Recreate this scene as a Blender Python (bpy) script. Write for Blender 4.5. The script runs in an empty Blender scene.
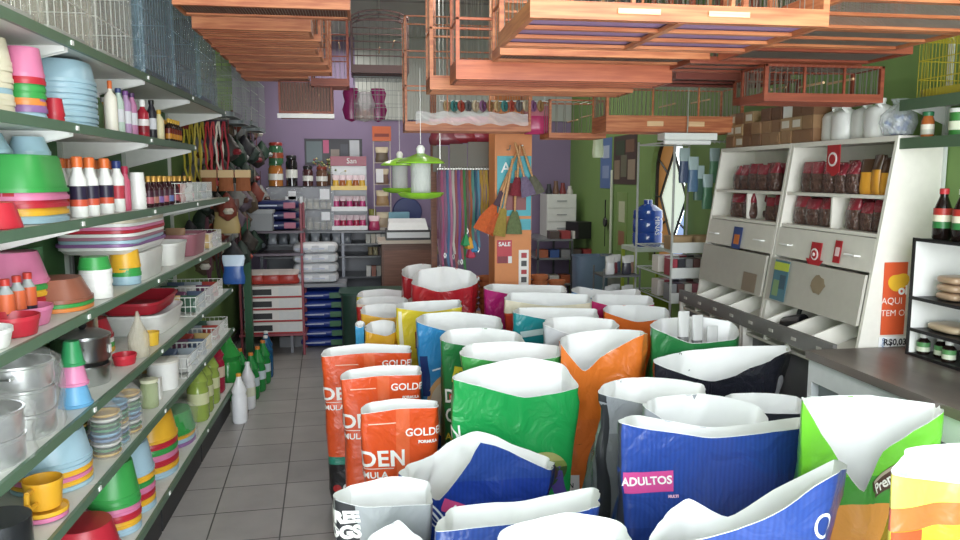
import bpy, bmesh, math, random
from mathutils import Vector, Matrix, noise
R = random.Random(11)
C = bpy.context.scene.collection
PI = math.pi
# ---------- camera maths: a pixel of the 960x540 frame to a point in the shop ----------
FPX, EYE = 768.0, 1.6
PHI = math.atan(94/FPX); PSI = math.atan(116/FPX*math.cos(PHI))
FW = Vector((math.sin(PSI)*math.cos(PHI), math.cos(PSI)*math.cos(PHI), -math.sin(PHI)))
RT = Vector((math.cos(PSI), -math.sin(PSI), 0)); UP = RT.cross(FW)
def ray(px, py): return FW + RT*((px-480)/FPX) + UP*((270-py)/FPX)
def atY(px, py, y):
    d = ray(px, py); return Vector((0, 0, EYE)) + d*(y/d.y)
def atX(px, py, x):
    d = ray(px, py); return Vector((0, 0, EYE)) + d*(x/d.x)
def atZ(px, py, z):
    d = ray(px, py); return Vector((0, 0, EYE)) + d*((z-EYE)/d.z)
# ---------- materials ----------
MC = {}
def lin(c):
    if isinstance(c, str):
        c = tuple(int(c[i:i+2], 16)/255 for i in (0, 2, 4)); g = .3*c[0]+.59*c[1]+.11*c[2]; c = tuple(v*.9+g*.1 for v in c)
    return tuple((x/12.92 if x <= .04045 else ((x+.055)/1.055)**2.4) for x in c)+(1,)
def nodes(name):
    m = bpy.data.materials.new(name); m.use_nodes = True
    return m, m.node_tree.nodes, m.node_tree.links, m.node_tree.nodes['Principled BSDF']
def plastic(c, rough=.4, metal=0, spec=.5, bump=0, scale=30, var=.06, coat=0):
    k = ('p', c, rough, metal, bump, scale, var, coat)
    if k in MC: return MC[k]
    m, n, l, b = nodes('surface_'+str(c)); L = lin(c)
    b.inputs['Roughness'].default_value = rough; b.inputs['Metallic'].default_value = metal
    b.inputs['Coat Weight'].default_value = coat
    tc = n.new('ShaderNodeTexCoord'); nz = n.new('ShaderNodeTexNoise'); nz.inputs['Scale'].default_value = scale
    nz.inputs['Detail'].default_value = 2
    l.new(tc.outputs['Object'], nz.inputs['Vector'])
    mx = n.new('ShaderNodeMix'); mx.data_type = 'RGBA'
    mx.inputs[6].default_value = tuple(max(0, v*(1-var)) for v in L[:3])+(1,)
    mx.inputs[7].default_value = tuple(min(1, v*(1+var)) for v in L[:3])+(1,)
    l.new(nz.outputs['Fac'], mx.inputs[0]); l.new(mx.outputs[2], b.inputs['Base Color'])
    if bump:
        bp = n.new('ShaderNodeBump'); bp.inputs['Strength'].default_value = bump; bp.inputs['Distance'].default_value = .01
        l.new(nz.outputs['Fac'], bp.inputs['Height']); l.new(bp.outputs[0], b.inputs['Normal'])
    MC[k] = m; return m
def wood(c1, c2, rough=.45, sc=(2, 2, 30)):
    k = ('w', c1, c2, sc)
    if k in MC: return MC[k]
    m, n, l, b = nodes('wood_'+c1)
    tc = n.new('ShaderNodeTexCoord'); mp = n.new('ShaderNodeMapping'); mp.inputs['Scale'].default_value = sc
    nz = n.new('ShaderNodeTexNoise'); nz.inputs['Scale'].default_value = 3; nz.inputs['Detail'].default_value = 4
    l.new(tc.outputs['Object'], mp.inputs[0]); l.new(mp.outputs[0], nz.inputs['Vector'])
    cr = n.new('ShaderNodeValToRGB'); cr.color_ramp.elements[0].position = .35; cr.color_ramp.elements[1].position = .65
    cr.color_ramp.elements[0].color = lin(c1); cr.color_ramp.elements[1].color = lin(c2)
    l.new(nz.outputs['Fac'], cr.inputs[0]); l.new(cr.outputs[0], b.inputs['Base Color'])
    b.inputs['Roughness'].default_value = rough
    MC[k] = m; return m
def film(c='ffffff', alpha=.25, rough=.12):
    k = ('f', c, alpha, rough)
    if k in MC: return MC[k]
    m, n, l, b = nodes('clear_film'); b.inputs['Base Color'].default_value = lin(c)
    b.inputs['Roughness'].default_value = rough
    tr = n.new('ShaderNodeBsdfTransparent'); mx = n.new('ShaderNodeMixShader'); mx.inputs[0].default_value = alpha
    out = [x for x in n if x.type == 'OUTPUT_MATERIAL'][0]
    nz = n.new('ShaderNodeTexNoise'); nz.inputs['Scale'].default_value = 14
    bp = n.new('ShaderNodeBump'); bp.inputs['Strength'].default_value = .6; bp.inputs['Distance'].default_value = .02
    l.new(nz.outputs['Fac'], bp.inputs['Height']); l.new(bp.outputs[0], b.inputs['Normal'])
    l.new(tr.outputs[0], mx.inputs[1]); l.new(b.outputs[0], mx.inputs[2]); l.new(mx.outputs[0], out.inputs[0])
    MC[k] = m; return m
def bands(stops, rough=.3, rays=None, bump=.35):
    """printed sack: bands of ink by height above the sack's foot"""
    k = ('b', tuple(stops), rays)
    if k in MC: return MC[k]
    m, n, l, b = nodes('printed_sack')
    tc = n.new('ShaderNodeTexCoord'); sp = n.new('ShaderNodeSeparateXYZ'); l.new(tc.outputs['Object'], sp.inputs[0])
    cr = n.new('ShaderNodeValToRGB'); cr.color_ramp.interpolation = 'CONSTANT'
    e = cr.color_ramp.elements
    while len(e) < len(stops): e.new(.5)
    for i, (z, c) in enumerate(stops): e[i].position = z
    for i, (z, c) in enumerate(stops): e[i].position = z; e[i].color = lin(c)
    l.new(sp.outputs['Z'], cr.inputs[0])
    nz = n.new('ShaderNodeTexNoise'); nz.inputs['Scale'].default_value = 7; nz.inputs['Detail'].default_value = 3
    nz.inputs['Distortion'].default_value = 1.2
    l.new(tc.outputs['Object'], nz.inputs['Vector'])
    col = cr.outputs[0]
    if rays:   # fine printed vertical rays
        w = n.new('ShaderNodeTexWave'); w.inputs['Scale'].default_value = 22; w.inputs['Distortion'].default_value = 1.5; w.bands_direction = 'X'
        l.new(tc.outputs['Object'], w.inputs['Vector'])
        mx = n.new('ShaderNodeMix'); mx.data_type = 'RGBA'; mx.inputs[7].default_value = lin(rays)
        ml = n.new('ShaderNodeMath'); ml.operation = 'MULTIPLY'; ml.inputs[1].default_value = .35
        l.new(w.outputs['Fac'], ml.inputs[0]); l.new(ml.outputs[0], mx.inputs[0]); l.new(col, mx.inputs[6]); col = mx.outputs[2]
    l.new(col, b.inputs['Base Color']); b.inputs['Roughness'].default_value = rough
    b.inputs['Coat Weight'].default_value = .3; b.inputs['Coat Roughness'].default_value = .15
    bp = n.new('ShaderNodeBump'); bp.inputs['Strength'].default_value = bump; bp.inputs['Distance'].default_value = .05
    l.new(nz.outputs['Fac'], bp.inputs['Height']); l.new(bp.outputs[0], b.inputs['Normal'])
    MC[k] = m; return m
def glowing_glass(c, s):
    m, n, l, b = nodes('daylit_glass'); b.inputs['Base Color'].default_value = lin(c)
    b.inputs['Emission Color'].default_value = lin(c); b.inputs['Emission Strength'].default_value = s  # emission stands in for daylight coming through the window
    return m
CAGE = wood('a8532e', 'cc7c4c'); CAGE_RED = wood('843824', '9c4a30'); CAGE_PALE = wood('d9ab78', 'ecc79a')
WHITE = plastic('f1f1ee', .35); CREAM = plastic('e4dcc8', .45); ALU = plastic('c9cbcc', .28, 1, bump=.1)
WIRE = plastic('b9bab4', .35, .7); WIRE_D = plastic('3a3a38', .4, .4); WIRE_W = plastic('e6e8e4', .35)
BLACK = plastic('1a1a1c', .4); DARK = plastic('2b2c2e', .55); GREY = plastic('9b9d9c', .5)
SHELF_G = plastic('5a7a62', .4); SHELF_W = plastic('d6d9d3', .45); LINING = plastic('f3f4f4', .5, bump=.3, scale=9)
KIB = plastic('8a5a34', .8, bump=1, scale=90, var=.4)
# ---------- mesh builder ----------
class MB:
    def __init__(s): s.v = []; s.f = []; s.m = []; s.mats = []
    def mi(s, m):
        if m not in s.mats: s.mats.append(m)
        return s.mats.index(m)
    def add(s, vs, fs, m=None):
        o = len(s.v); s.v += [tuple(v) for v in vs]
        for f in fs: s.f.append(tuple(i+o for i in f)); s.m.append(s.mi(m) if m else 0)
        return s
    def box(s, x0, y0, z0, x1, y1, z1, m=None):
        vs = [(x, y, z) for z in (z0, z1) for x, y in ((x0, y0), (x1, y0), (x1, y1), (x0, y1))]
        return s.add(vs, [(3, 2, 1, 0), (4, 5, 6, 7), (0, 1, 5, 4), (1, 2, 6, 5), (2, 3, 7, 6), (3, 0, 4, 7)], m)
    def bar(s, a, b, r, m=None, n=4, r2=None, cap=True):
        a = Vector(a); b = Vector(b); d = (b-a)
        if d.length < 1e-6: return s
        d.normalize(); u = d.cross(Vector((0, 0, 1)) if abs(d.z) < .9 else Vector((1, 0, 0))).normalized(); w = d.cross(u)
        r2 = r if r2 is None else r2
        vs = [a+(u*math.cos(2*PI*i/n+PI/4)+w*math.sin(2*PI*i/n+PI/4))*r for i in range(n)]
        vs += [b+(u*math.cos(2*PI*i/n+PI/4)+w*math.sin(2*PI*i/n+PI/4))*r2 for i in range(n)]
        fs = [(i, (i+1) % n, n+(i+1) % n, n+i) for i in range(n)]
        if cap: fs += [tuple(range(n-1, -1, -1)), tuple(range(n, 2*n))]
        return s.add(vs, fs, m)
    def tube(s, pts, r, m=None, n=6):
        for a, b in zip(pts, pts[1:]): s.bar(a, b, r, m, n)
        return s
    def ribbon(s, pts, w, th, m=None, ax=(1, 0, 0)):
        ax = Vector(ax)*(w/2); vs = []; P = [Vector(p) for p in pts]
        for i, p in enumerate(P):
            d = (P[min(i+1, len(P)-1)]-P[max(i-1, 0)]).normalized(); nn = d.cross(ax).normalized()*(th/2)
            vs += [p-ax-nn, p+ax-nn, p+ax+nn, p-ax+nn]
        fs = [tuple(4*i+j for j in (0, 1, 2, 3)) for i in (0,)]+[tuple(4*(len(P)-1)+j for j in (3, 2, 1, 0))]
        for i in range(len(P)-1):
            for j in range(4): fs.append((4*i+j, 4*i+(j+1) % 4, 4*i+4+(j+1) % 4, 4*i+4+j))
        return s.add(vs, fs, m)
    def lathe(s, prof, n=20, m=None, c=(0, 0, 0), sx=1, sy=1, p=1.0, mod=None):
        """prof: (r, z) from outside bottom on; p<1 squares the plan off"""
        vs = []; fs = []
        def pt(a, r, z):
            ca, sa = math.cos(a), math.sin(a)
            x = math.copysign(abs(ca)**p, ca); y = math.copysign(abs(sa)**p, sa)
            if mod: r = r*mod(a, z)
            return (c[0]+x*r*sx, c[1]+y*r*sy, c[2]+z)
        for r, z in prof:
            for i in range(n): vs.append(pt(2*PI*(i+.5)/n, max(r, 1e-4), z))
        for j in range(len(prof)-1):
            for i in range(n): fs.append((j*n+i, j*n+(i+1) % n, (j+1)*n+(i+1) % n, (j+1)*n+i))
        if prof[0][0] > .002: fs.append(tuple(range(n-1, -1, -1)))
        if prof[-1][0] > .002: fs.append(tuple((len(prof)-1)*n+i for i in range(n)))
        return s.add(vs, fs, m)
    def grid(s, fn, nu, nv, m=None):
        vs = [fn(i/nu, j/nv) for j in range(nv+1) for i in range(nu+1)]
        return s.add(vs, [(j*(nu+1)+i, j*(nu+1)+i+1, (j+1)*(nu+1)+i+1, (j+1)*(nu+1)+i) for j in range(nv) for i in range(nu)], m)
    def mesh(s, name, mat=None, smooth=False, bev=0):
        me = bpy.data.meshes.new(name); me.from_pydata(s.v, [], s.f)
        ms = s.mats or [mat or WHITE]
        for x in ms: me.materials.append(x)
        if s.mats: me.polygons.foreach_set('material_index', s.m)
        if smooth:
            me.polygons.foreach_set('use_smooth', [True]*len(me.polygons))
            me.update()
            try: me.set_sharp_from_angle(angle=math.radians(42))
            except Exception: pass
        me.update(); return me
    def build(s, name, mat=None, parent=None, loc=None, rz=0, smooth=False, **t):
        o = bpy.data.objects.new(name, s.mesh(name, mat, smooth)); C.objects.link(o)
        if parent: o.parent = parent
        if loc is not None: o.location = loc
        if rz: o.rotation_euler = (0, 0, rz)
        if t: tag(o, **t)
        return o
def tag(o, label=None, cat=None, group=None, kind=None):
    if label: o['label'] = label
    if cat: o['category'] = cat
    if group: o['group'] = group
    if kind: o['kind'] = kind
    return o
def empty(name, loc=(0, 0, 0), rz=0, label=None, cat=None, group=None):
    o = bpy.data.objects.new(name, None); C.objects.link(o); o.location = loc; o.rotation_euler = (0, 0, rz)
    o.empty_display_size = .05
    return tag(o, label, cat, group)
KIDS = {}
def copy_tree(o, parent=None):
    c = o.copy(); C.objects.link(c)
    if parent: c.parent = parent
    for ch in [x for x in o.children]: copy_tree(ch, c)
    return c
PROTO = {}
def spawn(key, builder, loc, label, cat, group=None, rz=0, rot=None, scale=None):
    """first call builds the thing, later calls copy it and each of its parts"""
    if key in PROTO: o = copy_tree(PROTO[key])
    else: o = builder(); PROTO[key] = o
    for k in ('label', 'category', 'group'):
        if k in o: del o[k]
    o.location = loc; o.rotation_euler = rot if rot else (0, 0, rz)
    o.scale = scale if scale else (1, 1, 1)
    return tag(o, label, cat, group)
def text_mesh(txt, size=.05, bold=0, ext=0):
    cu = bpy.data.curves.new('lettering', 'FONT'); cu.body = txt; cu.size = size; cu.align_x = 'CENTER'; cu.align_y = 'CENTER'
    cu.offset = bold; cu.extrude = ext; cu.resolution_u = 3
    o = bpy.data.objects.new('lettering', cu); C.objects.link(o)
    dg = bpy.context.evaluated_depsgraph_get(); me = bpy.data.meshes.new_from_object(o.evaluated_get(dg))
    bpy.data.objects.remove(o); bpy.data.curves.remove(cu)
    return me
def text(txt, size, mat, parent, M, name='lettering', bold=0, sx=1):
    """flat lettering, M places the text's own xy plane"""
    me = text_mesh(txt, size, bold)
    me.transform(Matrix.Diagonal((sx, 1, 1, 1))); me.transform(M)
    me.materials.clear(); me.materials.append(mat)
    o = bpy.data.objects.new(name, me); C.objects.link(o)
    if parent: o.parent = parent
    return o
ORD = ['topmost', 'second', 'third', 'fourth', 'fifth', 'sixth', 'seventh', 'eighth', 'ninth', 'tenth', 'eleventh', 'twelfth']
ORDF = ['first', 'second', 'third', 'fourth', 'fifth', 'sixth', 'seventh', 'eighth', 'ninth', 'tenth', 'eleventh', 'twelfth', 'thirteenth', 'fourteenth']

# ================= THE SETTING =================
XL, XR, YB, YF, ZC = -1.27, 2.17, 8.0, -1.3, 2.98
def floor_mat():
    m, n, l, b = nodes('floor_tiles')
    tc = n.new('ShaderNodeTexCoord'); mp = n.new('ShaderNodeMapping'); mp.inputs['Rotation'].default_value = (0, 0, math.radians(-2.8))
    mp.inputs['Location'].default_value = (.237, .04, 0)
    l.new(tc.outputs['Object'], mp.inputs[0])
    bk = n.new('ShaderNodeTexBrick'); bk.offset = 0; bk.inputs['Scale'].default_value = 1
    bk.inputs['Brick Width'].default_value = .316; bk.inputs['Row Height'].default_value = .31; bk.inputs['Mortar Size'].default_value = .0035
    bk.inputs['Color1'].default_value = lin('b4b0ad'); bk.inputs['Color2'].default_value = lin('a9a5a3'); bk.inputs['Mortar'].default_value = lin('565453')
    l.new(mp.outputs[0], bk.inputs[0])
    nz = n.new('ShaderNodeTexNoise'); nz.inputs['Scale'].default_value = 5; nz.inputs['Detail'].default_value = 6
    l.new(tc.outputs['Object'], nz.inputs[0])
    mx = n.new('ShaderNodeMix'); mx.data_type = 'RGBA'; mx.blend_type = 'MULTIPLY'; mx.inputs[0].default_value = .35
    l.new(bk.outputs[0], mx.inputs[6]); l.new(nz.outputs['Fac'], mx.inputs[7]); l.new(mx.outputs[2], b.inputs['Base Color'])
    b.inputs['Roughness'].default_value = .38
    return m
def paint(name, c, c2=None, split=None):
    m, n, l, b = nodes(name)
    tc = n.new('ShaderNodeTexCoord'); nz = n.new('ShaderNodeTexNoise'); nz.inputs['Scale'].default_value = 2.5; nz.inputs['Detail'].default_value = 5
    l.new(tc.outputs['Object'], nz.inputs[0])
    mx = n.new('ShaderNodeMix'); mx.data_type = 'RGBA'
    L = lin(c); mx.inputs[6].default_value = tuple(v*.9 for v in L[:3])+(1,); mx.inputs[7].default_value = tuple(min(1, v*1.08) for v in L[:3])+(1,)
    l.new(nz.outputs['Fac'], mx.inputs[0]); out = mx.outputs[2]
    l.new(out, b.inputs['Base Color']); b.inputs['Roughness'].default_value = .7
    return m
def struct(name, mb, mat): return mb.build(name, mat, kind='structure')
GREENW = paint('green_paint', '789a52'); PURPLE = paint('lilac_paint', '8d7a9c'); GREYW = paint('grey_paint', 'b9bcb6'); CEIL = paint('ceiling_paint', 'c8cac4')
struct('floor', MB().box(XL-.1, YF-.6, -.06, XR+.1, YB+.1, 0), floor_mat())
struct('ceiling', MB().box(XL-.1, YF, ZC, XR+.1, YB+.1, ZC+.1), CEIL)
struct('wall_back', MB().box(XL, YB, 0, -.07, YB+.1, ZC).box(-.07, YB, 0, XR, YB+.1, 2.17), PURPLE)
struct('wall_back_upper', MB().box(-.07, YB-.02, 2.17, XR, YB+.1, ZC), GREYW)
struct('wall_left', MB().box(XL-.1, YF, 0, XL, YB+.1, ZC), GREENW)
# right wall with an arched opening for the coloured window
WY0, WY1, WZ0, WZ1 = 5.02, 5.66, .95, 1.62
def right_wall():
    b = MB()
    b.box(XR, YF, 0, XR+.12, WY0, ZC); b.box(XR, WY1, 0, XR+.12, YB+.1, ZC); b.box(XR, WY0, 0, XR+.12, WY1, WZ0)
    cy, r, n = (WY0+WY1)/2, (WY1-WY0)/2, 12
    for i in range(n):
        a0, a1 = PI*i/n, PI*(i+1)/n
        ys = [cy-r*math.cos(a0), cy-r*math.cos(a1)]; zs = [WZ1+r*math.sin(a0), WZ1+r*math.sin(a1)]
        vs = [(x, y, z) for x in (XR, XR+.12) for y, z in ((ys[0], zs[0]), (ys[1], zs[1]), (ys[1], ZC), (ys[0], ZC))]
        b.add(vs, [(0, 3, 2, 1), (4, 5, 6, 7), (0, 1, 5, 4), (3, 7, 6, 2)])
    return b
struct('wall_right', right_wall(), GREENW)
# arched coloured window: glass cells between lead lines
def window():
    cy, r = (WY0+WY1)/2, (WY1-WY0)/2
    fr = MB(); x = XR+.05
    def pt(i, n=16):
        a = PI*i/n; return (x, cy-r*math.cos(a), WZ1+r*math.sin(a))
    arch = [(x, WY0, WZ0)]+[pt(i) for i in range(17)]+[(x, WY1, WZ0), (x, WY0, WZ0)]
    fr.tube(arch, .016, n=4)
    cz = (WZ0+WZ1+r)/2
    dia = [(x, cy, cz+.33), (x, cy+.24, cz), (x, cy, cz-.33), (x, cy-.24, cz)]
    fr.tube(dia+[dia[0]], .009); fr.bar(dia[1], (x, WY1, cz), .009); fr.bar(dia[3], (x, WY0, cz), .009)
    fr.bar(dia[0], (x, cy, WZ1+r), .009); fr.bar(dia[2], (x, cy, WZ0), .009)
    fr.tube([(x, WY0, cz+.3), (x, cy-.1, cz+.17)], .008); fr.tube([(x, WY1, cz+.3), (x, cy+.1, cz+.17)], .008)
    fr.tube([(x, WY0, cz-.25), (x, cy-.1, cz-.17)], .008); fr.tube([(x, WY1, cz-.25), (x, cy+.1, cz-.17)], .008)
    w = fr.build('window_1', WIRE_D, kind='structure')
    cols = {'mid': glowing_glass('dcecd8', .6), 'blue': glowing_glass('9ab4e0', .8), 'amber': glowing_glass('a8743c', .35), 'white': glowing_glass('e8eef4', 1.0)}
    g = MB(); x2 = x+.012
    g.add([(x2, d[1], d[2]) for d in dia], [(0, 1, 2, 3)], cols['mid'])
    for a, z, c in ((0, cz+.01, 'blue'), (1, cz+.01, 'amber')):
        pass
    n = 8
    def quad(ps, c): g.add([(x2+.002, p[0], p[1]) for p in ps], [tuple(range(len(ps)))], cols[c])
    top = [(cy-r*math.cos(PI*i/16), WZ1+r*math.sin(PI*i/16)) for i in range(17)]
    quad([(WY0, cz), (cy-.24, cz), (cy, cz+.33)]+[top[8]]+top[5:8][::-1]+[(WY0, cz+.3)], 'white')
    quad([(WY1, cz), (WY1, cz+.3)]+top[9:12][::-1]+[top[8], (cy, cz+.33), (cy+.24, cz)], 'amber')
    quad([(WY0, cz+.3)]+top[1:6]+[(cy-.1, cz+.3)], 'amber')
    quad([(WY0, cz), (WY0, WZ0), (cy, WZ0), (cy, cz-.33), (cy-.24, cz)], 'blue')
    quad([(WY1, cz), (cy+.24, cz), (cy, cz-.33), (cy, WZ0), (WY1, WZ0)], 'amber')
    g.build('coloured_glass', None, w)
window()
struct('baseboard_left', MB().box(XL, YF, 0, XL+.012, YB, .08), plastic('6b6662'))
struct('baseboard_back', MB().box(XL, YB-.012, 0, XR, YB, .08), plastic('6b6662'))
struct('baseboard_right', MB().box(XR-.012, YF, 0, XR, YB, .08), plastic('6b6662'))
# ceiling joists that the cages hang from
for i, yy in enumerate((1.9, 2.9, 3.9, 4.9, 5.9)):
    struct('trim_%d' % (i+1), MB().box(XL, yy, ZC-.09, XR, yy+.07, ZC), plastic('8a8780'))
# ================= LEFT: GONDOLA SHELVING =================
SX = -.9                                   # shelf front
SZ = [2.02, 1.76, 1.46, 1.16, .85, .58, .2]
def shelf_part(par, y0, y1, z, depth=.35):
    s = MB().box(XL+.02, y0+.004, z-.02, SX, y1-.004, z, SHELF_W)
    o = s.build('shelf', None, par)
    MB().box(SX, y0+.004, z-.026, SX+.012, y1-.004, z+.004).build('price_rail', SHELF_G, o)
    for y in (y0+.012, y1-.016):
        b = MB().add([(XL+.03, y, z-.02), (SX-.01, y, z-.02), (SX-.01, y, z-.035), (XL+.03, y, z-.12),
               (XL+.03, y+.004, z-.02), (SX-.01, y+.004, z-.02), (SX-.01, y+.004, z-.035), (XL+.03, y+.004, z-.12)],
              [(0, 1, 2, 3), (7, 6, 5, 4), (0, 4, 5, 1), (1, 5, 6, 2), (2, 6, 7, 3), (3, 7, 4, 0)])
        b.build('bracket', WHITE, o)
    MB().box(SX+.012, y1-.022, z-.018, SX+.016, y1-.004, z-.004).build('rail_clip', WHITE, o)
def gondola(y0, y1, levels, label):
    r = empty('shelving_unit', (0, 0, 0), label=label, cat='shelving')
    for y in (y0+.006, y1-.03): MB().box(XL+.003, y, 0, XL+.03, y+.024, 2.12).build('upright', SHELF_W, r)
    MB().box(XL+.002, y0+.03, .05, XL+.012, y1-.03, 2.1).build('back_panel', plastic('4f7a4a', .6), r)
    for z in levels: shelf_part(r, y0, y1, z)
    MB().box(XL+.03, y0+.01, 0, SX-.03, y1-.01, .16).build('plinth', DARK, r)
    return r
gondola(.9, 1.75, SZ, 'green-edged wall shelving bay at the lower left corner of the photo')
gondola(1.75, 2.62, SZ, 'green-edged wall shelving bay holding stacked basins and pots')
gondola(2.62, 3.48, SZ, 'green-edged wall shelving bay holding syrup bottles and litter trays')
gondola(3.48, 4.34, SZ, 'green-edged wall shelving bay in front of the wire baskets')
gondola(4.34, 5.3, [2.02, 1.46, 1.16, .85, .58, .2], 'last green-edged wall shelving bay, filled with white wire baskets')
WB = 'white'
COL = {'blue': 'a3c6d8', 'green': '37a34a', 'pink': 'e07aa6', 'red': 'c8283a', 'yellow': 'f0b428', 'cream': 'e9dfc6', 'white': 'f0f0ee',
       'orange': 'ee8a3c', 'purple': '9a6aa8', 'brown': '9a5a44', 'teal': '4aa6a0', 'navy': '28407a', 'mauve': 'b07a8e'}
def basin_mb(rx, ry, h, p=1.0, inv=True, t=.003, n=28, taper=.72):
    # open thin-walled vessel; inv: mouth down
    pr = [(taper, 0), (taper+.03, .008), (.97, h-.012), (1.0, h-.012), (1.0, h), (.965, h), (taper, .006+t), (.001, .006+t)]
    if inv: pr = [(r, h-z) for r, z in pr]
    return MB().lathe(pr, n, None, (0, 0, 0), rx, ry, p)
def stack(c_, z0, cols, rx, ry, h, pitch, what, where, cat, p=1.0, inv=True, taper=.72, group=None, rz=0, order='top', rough=.35):
    """cols from the bottom up; one object per vessel"""
    n = len(cols); cx, cy = c_
    for i, c in enumerate(cols):
        key = (what, c, rx, ry, h, p, inv)
        k = n-1-i
        pos = 'topmost' if k == 0 else ('bottom' if i == 0 else ORD[k]+' from top')
        # vessels nest: each sits a rim's height above the last
        spawn(key, lambda: basin_mb(rx*(1-.000*i), ry, h, p, inv, taper=taper).build(what, plastic(COL.get(c, c), rough), smooth=True),
              (cx+R.uniform(-.002, .002), cy+R.uniform(-.002, .002), z0+i*pitch+.001),
              '%s %s, %s, %s' % (c, what.replace('_', ' '), pos if n > 1 else 'single', where), cat, group, rz=rz+R.uniform(-.03, .03))
def bottle_build(name, prof, body, cap, caph, label=None, lz=(.25, .65), n=14, sx=1, sy=1):
    """prof = (r, z) fractions turned solid; cap and label are parts"""
    def f():
        r = MB().lathe(prof, n, body, sx=sx, sy=sy).build(name, None, smooth=True)
        rt = prof[-1][0]; zt = prof[-1][1]
        MB().lathe([(rt*1.15, 0), (rt*1.18, caph*.9), (rt*.95, caph)], n, cap).build('cap', None, r, smooth=True).location = (0, 0, zt-.002)
        if label:
            H = zt; rr = max(p[0] for p in prof)*1.012
            mb = MB()
            for q, lm in enumerate(label if isinstance(label, list) else [label]):
                L = len(label) if isinstance(label, list) else 1
                a, b2 = lz[0]+(lz[1]-lz[0])*q/L, lz[0]+(lz[1]-lz[0])*(q+1)/L
                mb.lathe([(rr, a*H), (rr, b2*H)], n, lm, sx=sx, sy=sy)
            mb.f = [f for f in mb.f if len(f) == 4]; mb.m = mb.m[:len(mb.f)] if not isinstance(label, list) else [i//n for i in range(len(mb.f))]
            mb.build('label', None, r, smooth=True)
        return r
    return f
def bprof(r, h, neck=.3, sh=.78): return [(r*.9, 0), (r, .008), (r, h*sh), (r*.75, h*(sh+.08)), (r*neck, h*.94), (r*neck, h)]
Z2, Z3, Z4, Z5, Z6, Z7 = SZ[1]+.001, SZ[2]+.001, SZ[3]+.001, SZ[4]+.001, SZ[5]+.001, SZ[6]+.001
def PL(pxr, rx, ry, xf=-.915):
    # centre of a thing whose far front end shows at pixel column pxr
    return (xf-rx, atX(pxr, 200, xf).y-ry)
def sy(px, x, py=200): return atX(px, py, x).y   # how far down the shelf a pixel column lies
# --- shelf at 1.76
stack(PL(13, .075, .075), Z2, ['blue']*10, .075, .075, .075, .0155, 'bowl', 'blue stack at the left edge', 'bowl')
stack(PL(29, .06, .06, -.96), Z2, ['cream']*4+['blue']+['cream']*5, .06, .06, .075, .0155, 'bowl', 'cream stack on the upper shelf', 'bowl', taper=.8)
stack(PL(60, .055, .055), Z2, ['blue', 'purple', 'orange', 'green', 'green', 'red', 'pink'], .055, .055, .085, .02, 'bowl', 'green and pink stack on the upper shelf', 'bowl', taper=.8)
stack(PL(40, .055, .055, -1.03), Z2, ['cream']*8, .055, .055, .075, .0155, 'bowl', 'cream stack behind the green and pink one', 'bowl', taper=.8)
stack(PL(73, .03, .03), Z2, ['red', 'red'], .03, .03, .055, .02, 'cup', 'small red pair beside the tall blue stack', 'cup', taper=.8)
stack(PL(112, .13, .13), Z2, ['blue']*9, .13, .13, .075, .0185, 'basin', 'tall pale blue stack on the upper shelf', 'basin', p=.75, taper=.86)
def row_bottle(px, x, z, key, f, label, cat='bottle', group=None, rz=0):
    return spawn(key, f, (x, sy(px, x), z), label, cat, group, rz=rz)
wb = bottle_build('shampoo_bottle', bprof(.024, .17), plastic('ece6d8'), plastic('e06a2c'), .03, None)
row_bottle(116, -.95, Z2, 'ocap', wb, 'slim cream shampoo bottle with orange cap beside the tall blue stack')
for px, c, cap, d in ((124, 'bcd0c4', '3a4a80', 'pale green tall bottle with dark blue cap'), (131, 'b790bd', '7a4a90', 'first lilac tall bottle on the upper shelf'),
                      (137, 'c07aa6', '503060', 'pinkish tall bottle before the red drink bottle'), (156, '2c2a34', '1a1a1c', 'black slim bottle behind the red bottle')):
    row_bottle(px, -.95, Z2, c, bottle_build('shampoo_bottle', bprof(.02, .165, .5), plastic(c), plastic(cap), .018, plastic('d8d8e0'), (.3, .6)), d)
row_bottle(147, -.95, Z2, 'redb', bottle_build('shampoo_bottle', bprof(.026, .14, .4), plastic('b3283a', .2), WHITE, .03, [plastic('8e1c2c'), plastic('e8e0e0')], (.2, .6)), 'red bottle with white cap on the upper shelf')
row_bottle(163, -.95, Z2, 'yb', bottle_build('shampoo_bottle', bprof(.022, .13, .4), plastic('eee2b4'), plastic('e0b030'), .02), 'cream bottle with yellow cap on the upper shelf')
small_dark = bottle_build('tonic_bottle', bprof(.017, .1, .4), plastic('33241c', .2), plastic('d8a62c'), .02, [plastic('d8902c'), plastic('7a2a20')], (.2, .7))
for i in range(10):
    spawn('tonic', small_dark, (-.94-.045*(i % 2), sy(170, -.95)+.05*(i//2), Z2), 'small dark tonic bottle with yellow cap on the upper shelf', 'bottle', 'small tonic bottles on the upper shelf')
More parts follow.
